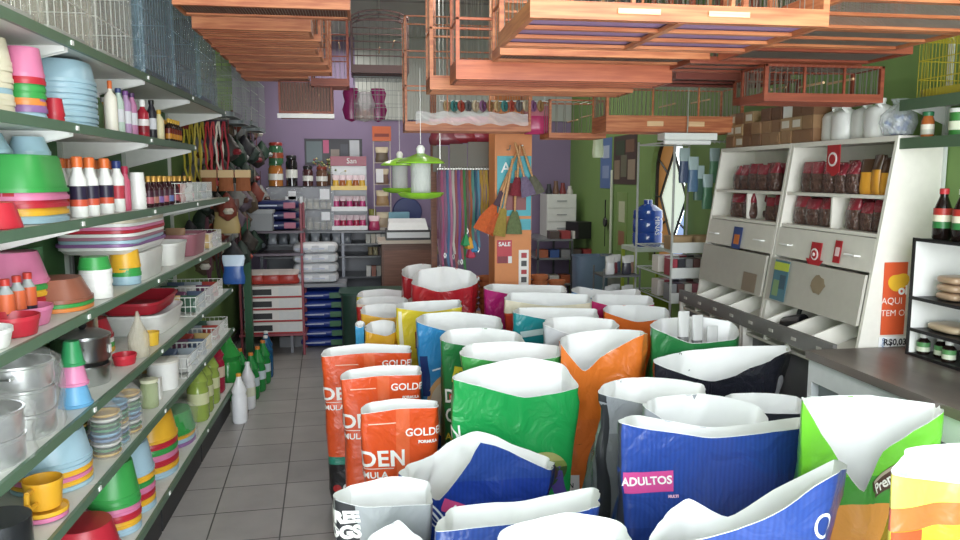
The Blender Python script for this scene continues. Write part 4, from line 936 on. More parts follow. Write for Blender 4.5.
spawn('disp', display_unit, (1.75, 2.625, 0), 'white slanted grain display next to the counter with yellow packets', 'display')
spawn('disp', None, (1.75, 3.352, 0), 'white slanted grain display farther along the wall beside the mesh rack', 'display')
fx = lambda z: 1.85+(z-.93)*.141
def dsign(y0, y1, z0, z1, c, label, marks=(), txt=None, off=.004, name='sticker'):
    def pt(y, z, o): return (fx(z)-off-o, y, z)
    def qd(a0, b0, a1, b1, o0, o1):
        vs = [pt(*p, o) for o in (o0, o1) for p in ((a0, b0), (a1, b0), (a1, b1), (a0, b1))]
        return MB().add(vs, [(3, 2, 1, 0), (4, 5, 6, 7), (0, 1, 5, 4), (1, 2, 6, 5), (2, 3, 7, 6), (3, 0, 4, 7)])
    r = qd(y0, z0, y1, z1, 0, .002).build(name, plastic(c, .4), label=label, cat='sticker')
    for a, b, cc, d, e in marks:
        qd(y0+(y1-y0)*(1-d), z0+(z1-z0)*b, y0+(y1-y0)*(1-a), z0+(z1-z0)*e, .0021, .003).build('printed_panel', plastic(cc, .4), r)
    return r
# stickers
dsign(3.66, 3.75, 1.23, 1.34, '2c4a8c', 'blue sticker with orange mark on the farther grain display', [(.2, .2, 'e0782c', .8, .65)], off=.006)
def arrow_sign():
    y, z, s = 3.0, 1.26, .05
    r = MB().add([(fx(a)-.006-o, y+b, a) for o in (0, .003) for b, a in ((0, z-.075), (s*1.25, z-.012), (s*.75, z-.012), (s*.75, z+.06), (-s*.75, z+.06), (-s*.75, z-.012), (-s*1.25, z-.012))],
                 [tuple(range(6, -1, -1)), tuple(range(7, 14))]+[(i, (i+1) % 7, (i+1) % 7+7, i+7) for i in range(7)]).build('sticker', plastic('b8242c', .4), label='red arrow shaped sticker on the flap of the nearer grain display', cat='sticker')
    MB().lathe([(.026, 0), (.026, .002)], 20).build('emblem', plastic('f0e8e8'), r).matrix_basis = Matrix.Translation((fx(z+.01)-.0105, y, z+.01)) @ Matrix.Rotation(-PI/2, 4, 'Y')
    MB().lathe([(.018, 0), (.018, .002)], 20).build('emblem', plastic('b8242c'), r).matrix_basis = Matrix.Translation((fx(z+.01)-.0125, y, z+.01)) @ Matrix.Rotation(-PI/2, 4, 'Y')
    MB().lathe([(.008, 0), (.008, .002)], 12).build('emblem', plastic('f0e8e8'), r).matrix_basis = Matrix.Translation((fx(z+.01)-.0145, y, z+.01)) @ Matrix.Rotation(-PI/2, 4, 'Y')
arrow_sign()
dsign(2.83, 2.875, 1.25, 1.34, 'b8242c', 'small red sticker right of the arrow sticker', [(.2, .3, 'e8c8c8', .8, .7)], off=.006)
r = MB().box(-.003, -.045, 0, 0, .045, .13).build('sticker', plastic('b8242c', .4), None, (fx(1.6)+.02, 3.02, 1.6), label='red square sign with white emblem above the packets', cat='sticker')
MB().lathe([(.03, 0), (.03, .002)], 20).build('emblem', plastic('f0e8e8'), r).matrix_basis = Matrix.Translation((-.005, 0, .07)) @ Matrix.Rotation(-PI/2, 4, 'Y')
MB().lathe([(.021, 0), (.021, .002)], 20).build('emblem', plastic('b8242c'), r).matrix_basis = Matrix.Translation((-.0065, 0, .07)) @ Matrix.Rotation(-PI/2, 4, 'Y')
dsign(3.15, 3.27, 1.04, 1.22, '4a7a8a', 'blue green leaflet on the lid of the nearer grain display', [(.0, .75, 'b8c83a', 1, .95), (.1, .1, '7a9a6a', .5, .5), (.5, .3, '3a5a6a', .9, .65)], off=.022)
dsign(3.42, 3.55, 1.04, 1.13, '8a7a68', 'brown torn paper patch on the lid of the farther grain display', off=.019)
def torn(y, z, s, label):
    rr = random.Random(int(y*100)); pts = [(y+s*math.cos(a)*(.7+.5*rr.random()), z+s*.8*math.sin(a)*(.6+.5*rr.random())) for a in [2*PI*i/16 for i in range(16)]]
    MB().add([(fx(b)-.0165-o, a, b) for o in (0, .002) for a, b in pts], [tuple(range(16)), tuple(range(31, 15, -1))]+[(i, i+16, (i+1) % 16+16, (i+1) % 16) for i in range(16)]).build('torn_sticker', plastic('8c7a60', .7), label=label, cat='sticker')
torn(2.93, 1.15, .05, 'torn brown sticker remains on the lid of the nearer grain display')
# packets in displays
pkr = bag_small(plastic('5a4038', .18, bump=1, scale=70, var=.8), plastic('8e2836', .2, bump=.8, scale=40), .1, .06, .125)
def packrow(y0, y1, z, label, n, key='pkr', f=pkr, x=1.985, s=1, grp=None):
    for i in range(n):
        t = y0+(y1-y0)*(i+.5)/n
        for j in range(2):
            spawn(key, f, (x+.055*j, t+.01*j, z), label, 'packet', grp or label, rz=PI/2+R.uniform(-.3, .3), scale=(s*abs(y1-y0)/n/.1*1.12, 1, min(s*R.uniform(.95, 1.12), 1.04 if z < 1.4 else 9)))
packrow(3.48, 3.93, 1.528, 'dark bird seed packet with red top on the top shelf of the farther display', 5)
packrow(3.7, 3.93, 1.383, 'dark packet with red top at the far end of the second shelf, farther display', 2, s=.95)
packrow(3.4, 3.56, 1.383, 'dark packet with red top at the near end of the second shelf, farther display', 2, s=.95)
packrow(2.86, 3.26, 1.528, 'dark bird seed packet with red top on the top shelf of the nearer display', 5)
packrow(3.03, 3.31, 1.383, 'dark packet with red top left of the divider, second shelf of the nearer display', 3, s=.95)
packrow(2.66, 2.93, 1.383, 'dark packet with red top right of the divider, second shelf of the nearer display', 3, s=.95)
packrow(2.66, 2.84, 1.528, 'yellow seed packet with brown print on the top shelf of the nearer display', 3, 'pky2', bag_small(plastic('d89428', .3, bump=.3), plastic('4a3424', .3), .1, .05, .14))
def scoop():
    r = MB().lathe([(.05, 0), (.055, .05), (.055, .1), (.05, .1), (.048, .01), (.001, .008)], 20, sx=.8).build('feed_scoop', plastic('202226', .3), smooth=True)
    MB().tube([(.0, .04, .06), (-.01, .1, .09), (0, .16, .08)], .009, n=8).build('handle', BLACK, r); return r
sc = spawn('scoop', scoop, (1.84, 3.12, .93), 'black feed scoop lying in the bins of the nearer display', 'scoop'); sc.rotation_euler = (PI/2*.85, .3, .3)
# poster on the end panel
PYN = 2.6245
def endp(x0, z0, x1, z1, c, th=.002, off=0): return MB().box(x0, PYN-th-off, z0, x1, PYN-off, z1, plastic(c, .45))
a, b = atY(880, 335, PYN), atY(908, 262, PYN)
oi = endp(a.x, a.z, b.x, b.z, 'e2562a').build('poster', label='orange poster with yellow blob and white lettering on the display end panel', cat='poster')
def pb_(px, py): return atY(px, py, PYN)
blob = MB().lathe([(.038, 0), (.038, .001)], 20, mod=lambda a_, z: 1+.18*math.sin(a_*2+1)+.08*math.sin(a_*3)).build('logo', plastic('f0b828', .4), oi); q = pb_(898, 282); blob.matrix_basis = Matrix.Translation((q.x, PYN-.003, q.z)) @ Matrix.Rotation(PI/2, 4, 'X')
FRX = Matrix.Rotation(PI/2, 4, 'X')
def etext(s, px, py, size, c, par, bold=0, rot=0, nm='lettering'):
    q = pb_(px, py); text(s, size, plastic(c, .4), par, Matrix.Translation((q.x, PYN-.0055, q.z)) @ FRX @ Matrix.Rotation(rot, 4, 'Z'), nm, bold)
etext('oi', 902, 290, .05, 'ffffff', oi, .002)
etext('AQUI', 891, 301, .036, 'f6e8e0', oi); etext('TEM OI', 893, 313, .034, 'f6e8e0', oi)
a, b = atY(878, 349, PYN), atY(908, 336, PYN)
vv = endp(a.x, a.z, b.x, b.z, 'f2f2f4').build('poster', label='white price poster below the orange one reading R$0,03', cat='poster')
etext('R$0,03', 894, 342, .034, '2c2c34', vv, .001); etext('vivo', 882, 343, .026, '2c6ab0', vv, 0, PI/2)
endp(a.x+.04, a.z+.002, b.x-.005, a.z+.008, '6a6a70', off=.0022).build('printed_line', plastic('6a6a70'), vv)
# boxes and jugs on the displays
bxs = random.Random(8); ZD = 1.752
for i in range(9):
    y = 3.24+.093*i
    for j in range(3 if i not in (2, 5) else 2):
        c = ('7a5438', '8c6444', '6a4630', '9a7450', 'a88860')[bxs.randrange(5)]
        w = .085
        z = ZD+.06*j
        spawn(('sb', c), lambda: MB().box(-.06, -.0435, 0, .06, .0435, .059, wood(c, c)).box(-.0615, -.03, .012, -.06, .03, .045, plastic('d8d2c4' if c == 'a88860' else c, .5)).build('small_carton', None), (2.035+bxs.uniform(-.006, .006), y, z),
              'small brown carton on the displays, %s from the jugs, %s layer' % (ORDF[i], ORDF[j]), 'box')
spawn('wcart', lambda: MB().box(-.05, -.04, 0, .05, .04, .06).build('small_carton', WHITE), (2.03, 3.24+.093*2, ZD+.1205), 'white carton lying on top of the brown cartons', 'box')
def jug():
    r = MB().lathe([(.055, 0), (.06, .01), (.06, .1), (.05, .118), (.02, .13), (.018, .14)], 20, sx=.85, sy=1, p=.8).build('white_jug', plastic('e8e8e6', .3), smooth=True)
    MB().lathe([(.02, 0), (.02, .014), (.001, .015)], 14).build('cap', WHITE, r).location = (0, 0, .139)
    MB().tube([(-.01, -.045, .1), (-.04, -.04, .13), (-.02, -.01, .135)], .007, n=6).build('handle', WHITE, r); return r
for i, (y, x) in enumerate(((2.83, 2.03), (2.94, 2.05), (3.05, 2.03), (3.15, 2.05))): spawn('jug', jug, (x, y, ZD), 'white plastic jug on the nearer display, %s from the blue white bag' % ORDF[i], 'jug')
def sweetbag():
    r = MB().lathe([(.001, 0), (.05, .005), (.065, .05), (.06, .08), (.02, .12), (.03, .14), (.001, .14)], 22, film('e8eef4', .35), mod=lambda a, z: 1+.08*math.sin(a*5)).build('clear_bag', None, smooth=True)
    rr = random.Random(4); m = MB()
    for i in range(70):
        a, d, z = rr.uniform(0, 2*PI), rr.uniform(0, .042), rr.uniform(.012, .075); c = ('e8ecf2', '3a6ab8', 'dfe4ea')[i % 3]
        m.lathe([(.001, -.01), (.011, 0), (.001, .01)], 6, plastic(c, .3), (math.cos(a)*d, math.sin(a)*d, z))
    o = m.build('sweets', None, r); o['kind'] = 'stuff'; return r
spawn('swb', sweetbag, (2.03, 2.72, ZD), 'clear bag of blue and white sweets on the nearer display', 'bag')
# ================= RIGHT: COUNTER, BLACK SHELF, GREEN SHELVES =================
def counter():
    r = empty('counter'); w = plastic('dfe3e8', .4); y0, y1, xf = .2, 2.6, 1.635
    MB().box(1.62, y0, .925, XR-.003, y1, .955).build('worktop', wood('5f5652', '766a64', .35, (3, 1, 3)), r)
    MB().box(xf+.03, y0+.01, 0, xf+.045, y1-.01, .92).build('front_panel', plastic('8f969e', .5), r)
    f = MB()
    f.box(xf, y0, .84, xf+.03, y1, .924).box(xf, y0, .04, xf+.03, y1, .12)
    for i in range(14): 
        y = y1-.025-.19*i
        if y < y0: break
        f.box(xf, y, .12, xf+.03, y+.025, .84)
    f.build('lattice_frame', w, r)
    MB().box(xf+.045, y1-.03, 0, XR-.003, y1-.01, .924).build('end_panel', w, r); return r
spawn('counter', counter, (0, 0, 0), 'white panelled shop counter with dark brown top at the right', 'counter')
def bshelf():
    r = empty('black_shelf'); y0, y1, x0, x1 = 1.55, 2.49, 1.95, XR-.004; z0 = .956
    for y in (y0, y1-.012): 
        MB().box(x0, y, z0, x1, y+.012, 1.375).build('side_panel', WHITE, r); MB().box(x0-.004, y, z0, x0, y+.014, 1.38).build('edge', BLACK, r)
    MB().box(x1-.006, y0, z0, x1, y1, 1.37).build('back_panel', plastic('eef0ee', .5), r)
    for z in (.96, 1.05, 1.165, 1.375): MB().box(x0-.002, y0+.012, z-.0035, x1-.006, y1-.012, z+.0035).box(x0-.005, y0+.0, z-.006, x0-.002, y1, z+.006).build('shelf', BLACK, r)
    return r
spawn('bsh', bshelf, (0, 0, 0), 'black edged small shelf with bottles standing on the counter', 'shelf')
vin = lambda cap: bottle_build('sauce_bottle', [(.026, 0), (.03, .006), (.03, .1), (.02, .13), (.013, .15), (.013, .16)], plastic('1c1210', .12), plastic(cap), .02, [plastic('2c7a3c'), plastic('e8e0c8'), plastic('b83028')], (.25, .68))
for i, (y, cap) in enumerate(((2.42, 'c82c34'), (2.33, 'e8e8e4'), (2.25, 'b0283c'), (2.17, 'e8e8e4'))):
    spawn(('vin', cap), vin(cap), (2.0, y, 1.3795), 'dark sauce bottle with %s cap on the black edged shelf, %s from the display' % ('white' if i % 2 else 'red', ORDF[i]), 'bottle')
med = bottle_build('medicine_bottle', [(.021, 0), (.022, .004), (.022, .045), (.012, .055), (.012, .06)], plastic('241a16', .15), WHITE, .014, [plastic('d8e0c8'), plastic('5a9a5a')], (.15, .7))
for i in range(7): spawn('med', med, (1.985+.02*(i % 2), 2.45-.062*i, .965), 'small dark medicine bottle with white cap, %s in the bottom row' % ORDF[i], 'bottle')
for i in range(3): spawn('wov', flat_sack('b8987a', 'c8a888', .1, .1, .028), (2.03, 2.37, 1.17+.029*i), 'tan woven packet on the middle board of the black edged shelf, %s from below' % ORDF[i], 'packet', rz=PI/2)
for i in range(2): spawn('pur', bag_small(plastic('7a4456', .4, bump=.7), None, .08, .07, .07), (2.02, 2.24-.09*i, 1.17), 'purple packet on the middle board of the black edged shelf, %s' % ('farther' if i == 0 else 'nearer'), 'packet')
for i in range(3): spawn('fl', flat_sack('c8b090', 'd8c8a8', .15, .12, .03), (2.04, 2.38-.16*i, 1.0545), 'flat film packed biscuit packet on the lower board, %s from the display' % ORDF[i], 'packet', rz=PI/2)
def gshelf():
    r = empty('green_shelving'); y0, y1, x0, x1 = .8, 2.64, 1.98, XR-.004
    for z in (1.735, 1.875):
        s = MB().box(x0, y0, z-.018, x1, y1, z, SHELF_W).build('shelf', None, r); MB().box(x0-.01, y0, z-.036, x0, y1, z+.004).build('price_rail', plastic('4f6a50', .4), s)
        MB().add([(x1, y1-.01, z-.018), (x0, y1-.01, z-.018), (x1, y1-.01, z-.09), (x1, y1-.006, z-.018), (x0, y1-.006, z-.018), (x1, y1-.006, z-.09)], [(0, 1, 2), (5, 4, 3), (0, 3, 4, 1), (1, 4, 5, 2), (2, 5, 3, 0)]).build('bracket', WHITE, s)
    for y in (y0, 1.7, y1-.02): MB().box(x1-.014, y, 1.5, x1, y+.02, 2.2).build('upright', plastic('d8dcd8', .4), r)
    return r
spawn('gsh', gshelf, (0, 0, 0), 'green edged wall shelves above the counter at the right edge', 'shelving')
spawn('hon', bottle_build('honey_bottle', [(.02, 0), (.022, .004), (.022, .06), (.016, .075), (.016, .08)], plastic('b8622c', .15), plastic('2c7a4c'), .016, [plastic('c8c8b8'), plastic('e8e0d0')], (.15, .6)), (2.02, 2.55, 1.737), 'amber bottle with green cap on the green edged shelf', 'bottle')
for i in range(3): spawn('gbx2', lambda: MB().lathe([(.03, 0), (.032, .005), (.032, .08), (.02, .085)], 18, plastic('3c8a3c', .4)).lathe([(.0335, .02), (.0335, .05)], 18, plastic('e6ead0', .4)).lathe([(.033, .08), (.033, .094), (.001, .096)], 18, WHITE).build('green_can', None, smooth=True), (2.03, 2.41-.085*i, 1.737), 'green and white can on the green edged shelf, %s from the amber bottle' % ORDF[i], 'can')
spawn('ycage', wire_cage(.16, .62, .2, plastic('b8a828', .4), plastic('a89a2c'), .016), (2.08, 2.28, 1.88), 'yellow wire cage on the upper green edged shelf', 'cage')
# ================= BACK RIGHT CORNER =================
def mrack():
    r = empty('mesh_rack'); x0, x1, y0, y1 = 1.79, 2.14, 4.3, 4.9; b = MB()
    for x in (x0, x1):
        for y in (y0, y1): b.bar((x, y, 0), (x, y, 1.82), .008, n=6)
    for z in (.25, .55, .85, 1.0, 1.15): 
        b.tube([(x0, y0, z), (x1, y0, z), (x1, y1, z), (x0, y1, z), (x0, y0, z)], .005)
        for i in range(12): b.bar((x0+.35*i/11, y0, z), (x0+.35*i/11, y1, z), .002)
    b.bar((x0, y0, 1.8), (x1, y0, 1.8), .006).bar((x0, y0, 1.8), (x0, y1, 1.8), .006).bar((x0, y1, 1.8), (x1, y1, 1.8), .006)
    for i in range(12): b.tube([(x0+.029*i, y0, 1.8), (x0+.029*i, y0-.03, 1.79), (x0+.029*i, y0-.03, 1.81)], .0025)
    b.build('frame', plastic('c0c4c0', .35, .3), r); return r
spawn('mr', mrack, (0, 0, 0), 'white metal mesh rack beside the farther grain display', 'rack')
for i, c in enumerate(('3a4a6a', '4a6a8a', '3a5a4a', '4a7a5a', '5a8a6a', '2c5a4c', '6a7a4a')):
    spawn(('mh', c), bag_small(plastic(c, .35, bump=.4), plastic('9ab0b0'), .06, .03, .2, 'blister_pack'), (1.83+.046*i, 4.25-.02*(i % 2), 1.56-.05*(i*5 % 4)), 'hanging pack on the mesh rack hooks, %s from left, %s' % (ORDF[i], ('navy', 'steel blue', 'dark green', 'green', 'pale green', 'deep green', 'olive')[i]), 'packet')
def wbasket():
    r = basin_mb(.075, .07, .08, .35, False, taper=.92).build('basket', plastic('b09068', .6), smooth=True); return r
for i in range(2): spawn('wbk', wbasket, (1.82+.2*i, 4.42, 1.28+.0) if False else (1.89+.16*i, 4.45, 1.158), 'tan basket on the mesh rack top shelf, %s' % ('left' if i == 0 else 'right'), 'basket')
bc = ['c8c0b8', '6a4a48', 'a83a4a', 'e0dcd4', '3c3c44', 'b86a7a', '8a8a8c']
for zi, z in enumerate((.257, .557, .857, 1.007)):
    for i in range(7):
        for j in range(2):
            c = bc[(i*2+zi*3+j) % 7]
            spawn(('mb', c), lambda: MB().box(-.021, -.05, 0, .021, .05, .1).build('small_box', plastic(c, .4)), (1.82+.048*i, 4.38+.2*j, z), 'small box on the mesh rack, %s column, %s board up, %s row' % (ORDF[i], ORDF[zi], ('front', 'back')[j]), 'box')
for zi, z in enumerate((.56, .86, 1.01, 1.16)):
    MB().box(1.785, 4.28, z-.012, 2.145, 4.29, z+.05).build('front_tray', plastic('d4d6d4', .4), None, label='white front strip of the mesh rack bin, %s from below' % ORDF[zi], cat='tray')
for zi, z in enumerate((.557, .757, .957)):
    for i in range(5):
        c = ('3a3a44', '8a6a5a', 'c8c8c8', '6a2c34', '4a5a6a')[(i+zi) % 5]
        spawn(('ms', c), bag_small(plastic(c, .3), plastic('b8b8b4'), .06, .04, .12), (1.59+.038*i, 4.84+.05*(i % 3), z), 'small packet on the narrow rack left of the mesh rack, %s board, %s' % (ORDF[zi], ORDF[i]), 'packet')
def nrack():
    r = empty('narrow_rack'); b = MB()
    for x in (1.53, 1.775):
        for y in (4.78, 5.0): b.bar((x, y, 0), (x, y, 1.0), .007, n=6)
    b.build('frame', plastic('6a6c6c', .35, .3), r)
    for z in (.55, .75, .95): MB().box(1.525, 4.775, z-.006, 1.78, 5.005, z+.005).build('shelf', plastic('5a5c60', .4), r)
    return r
spawn('nr', nrack, (0, 0, 0), 'narrow dark rack between the water jug and the mesh rack', 'rack')
# water jug on a lime stand
jy = 5.2; ja, jb = atY(633, 246, jy), atY(662, 204, jy); jw = (jb.x-ja.x)/2; jz = ja.z; jh = jb.z-ja.z
def wjug():
    r = MB().lathe([(jw*.9, 0), (jw, .02), (jw, jh*.3), (jw*.95, jh*.33), (jw, jh*.36), (jw, jh*.62), (jw*.95, jh*.65), (jw, jh*.68), (jw*.97, jh*.85), (jw*.5, jh*.97), (.03, jh), (.03, jh+.03), (.001, jh+.03)], 30, plastic('24489c', .12, coat=.5)).build('water_jug', None, smooth=True)
    text('MINAS', .045, WHITE, r, Matrix.Translation((0.03, -jw-.002, jh*.5)) @ FRX @ Matrix.Rotation(-PI/2, 4, 'Z')) ; return r
spawn('wj', wjug, ((ja.x+jb.x)/2, jy, jz), 'big blue water jug below the coloured window', 'water jug')
def lstand():
    r = empty('lime_stand'); m = plastic('9ab02c', .4); w = .14
    for x in (-w, w-.02):
        for y in (-w, w-.02): MB().box(x, y, 0, x+.02, y+.02, jz-.03).build('leg', m, r)
    MB().box(-w, -w, jz-.03, w, w, jz-.001).build('top', plastic('b8c4b4'), r); MB().box(-w+.02, -w+.01, .3, w-.02, -w+.02, .8).build('front_board', m, r); return r
spawn('ls', lstand, ((ja.x+jb.x)/2, jy, 0), 'lime green stand under the blue water jug', 'stand')
# posters on the green wall
def wposter(px0, px1, py0, py1, c, label, marks=(), x=None):
    x = (x or XR)-.004; a, b = atX(px0, py1, x), atX(px1, py1, x); t = atX(px0, py0, x)
    y0, y1 = b.y, a.y; z0, z1 = a.z, t.z
    r = MB().box(x, y0, z0, x+.003, y1, z1).build('poster', plastic(c, .4), label=label, cat='poster')
    for (u0, v0, u1, v1, cc) in marks: MB().box(x-.0015, y1-(y1-y0)*u1, z0+(z1-z0)*v0, x-.0002, y1-(y1-y0)*u0, z0+(z1-z0)*v1).build('printed_panel', plastic(cc, .4), r)
wposter(600, 611, 139, 188, '5a7ab0', 'narrow blue poster high on the green wall', [(.2, .6, .8, .85, 'b0c0d8'), (.2, .2, .8, .45, '8aa0c8')])
wposter(613, 636, 137, 184, '4a3a2c', 'dark brown poster with animal photos on the green wall', [(.05, .1, .3, .5, '8a7a60'), (.35, .15, .6, .6, '6a6a50'), (.65, .1, .95, .5, '9a8a70'), (.1, .6, .5, .9, '3a4a2c'), (.55, .65, .9, .9, '7a5a40')])
wposter(616, 626, 192, 250, '7a9a4a', 'small pale green leaflet under the animal poster', [(.2, .5, .8, .85, 'c0c8a0'), (.2, .1, .8, .35, '9a6a4a')])
def racket():
    x = XR-.03; c = atX(605, 222, x); b = MB()
    b.lathe([(.04, -.008), (.045, 0), (.04, .008)], 24); r = b.build('black_hanging_tool', BLACK, None, (x, c.y, c.z)); r.rotation_euler = (0, PI/2, 0)
    MB().bar((-.03, 0, 0), (-.2, 0, .0), .006).bar((.03, 0, 0), (.22, 0, 0), .004).build('handle', BLACK, r)
    return tag(r, 'round black tool hanging on the green wall', 'tool')
racket()
x = XR-.02; a, b = atX(612, 170, x), atX(612, 265, x)
MB().bar((x, a.y, a.z), (x, a.y, 0), .012, n=10).build('wall_conduit', plastic('d0d8c0', .4), smooth=True, label='pale vertical pipe on the green wall', cat='pipe')
# hanging white bag, lamp fixture
p = atY(598, 150, 5.0); spawn('hwb', bag_small(plastic('c8d4b0', .4, bump=.6), None, .07, .05, .19, 'hanging_bag'), (p.x, 5.0, p.z-.05), 'pale twisted bag hanging under the small cage', 'bag')
a, b = atY(661, 140, 3.95), atY(713, 140, 3.95)
def lampf():
    r = MB().box(-(b.x-a.x)/2, -.05, 0, (b.x-a.x)/2, .05, .035).build('lamp_fixture', plastic('e8ece8', .3)); MB().bar((-.13, 0, -.012), (.13, 0, -.012), .012, n=10).build('tube', WHITE, r); return r
spawn('lf', lampf, ((a.x+b.x)/2, 3.95, a.z), 'short white lamp fixture under the wooden cages', 'lamp')
MB().bar(((a.x+b.x)/2, 3.95, a.z+.036), ((a.x+b.x)/2, 3.95, ZC), .004).build('lamp_rod', WIRE, label='thin rod holding the white lamp fixture', cat='rod')
# white cabinet, desk, chair
def wcab():
    r = empty('white_cabinet'); w, d, h = .3, .3, .42; MB().box(-w/2, -d/2, 0, w/2, d/2, h).build('body', plastic('d8dad4', .4), r)
    for z in (.02, .155, .29):
        dd = MB().box(-w/2+.01, -d/2-.012, z, w/2-.01, -d/2, z+.12).build('drawer', plastic('e2e4de', .35), r); MB().box(-.05, -d/2-.022, z+.06, .05, -d/2-.012, z+.07).build('handle', GREY, dd)
    return r
ca = atY(560, 235, 7.5)
spawn('wcab', wcab, (ca.x, 7.6, 1.0), 'white three drawer cabinet in the far right corner', 'cabinet')
for i, (px, c, h, nm) in enumerate(((550, '3a3a40', .1, 'black'), (557, '7a5a48', .13, 'brown'), (564, '8a3a3a', .11, 'dark red'), (571, 'c8c4bc', .08, 'pale'))):
    spawn(('wt', i), lambda: MB().lathe([(.03, 0), (.035, .02), (.02, h*.7), (.02, h)], 12, plastic(c, .4)).build('small_figure', None, smooth=True), (atY(px, 195, 7.5).x, 7.55, 1.421), '%s small jar on the white cabinet' % nm, 'jar')
def desk():
    r = empty('metal_desk'); x0, x1, y0, y1 = atY(536, 250, 7.2).x, 1.98, 7.15, 7.9; m = plastic('5a5c60', .35, .3)
    for x in (x0, x1-.02):
        for y in (y0, y1-.02): MB().box(x, y, 0, x+.02, y+.02, .98).build('leg', m, r)
    for z in (.3, .55, .8, .98): MB().box(x0, y0, z, x1, y1, z+.018).build('shelf', plastic('7a7c80', .3), r)
    return r, x0, x1
dk, dx0, dx1 = desk(); tag(dk, 'grey metal shelf desk in the far right corner', 'desk')
for zi, z in enumerate((.569, .819, .999)):
    for i in range(6):
        c = ('a83a3c', 'd8d4cc', 'b8603c', '3a5a9a', '8a8a8c', '5a4a44')[(i+zi*2) % 6]
        if z > .99 and (i > 3 or i < 1): continue
        spawn(('db', c), lambda: MB().box(-.045, -.07, 0, .045, .07, .075).build('small_box', plastic(c, .4)), (dx0+.07+.11*i, 7.25, z), 'small box on the grey metal desk, %s from left, %s board' % (ORDF[i], ('low', 'middle', 'top')[zi]), 'box')
MB().box(-.14, -.1, 0, .14, .1, .16).build('black_printer', plastic('2a2a2c', .35), None, (atY(584, 240, 7.25).x, 7.28, .999), label='black printer on the grey desk beside the green wall', cat='printer').rotation_euler = (0, 0, .4)
g = atY(595, 292, 6.4)
def bluebin():
    r = basin_mb(.15, .12, .5, .4, False, taper=.9).build('storage_bin', plastic('6a7f98', .35), smooth=True); return r
spawn('sbin', bluebin, (atY(590, 280, 6.4).x, 6.4, .42), 'grey blue storage bin near the green wall', 'bin')
spawn('sbin2', lambda: basin_mb(.1, .12, .5, .4, False, taper=.9).build('storage_bin', plastic('8a8c88', .35), smooth=True), (atY(609, 280, 6.4).x+.04, 6.4, .42), 'grey storage bin beside the grey blue one', 'bin')
MB().box(atY(590, 280, 6.4).x-.17, 6.26, 0, 2.14, 6.55, .419).build('plinth_box', plastic('4a4a4c'), label='dark plinth box under the storage bins', cat='box')
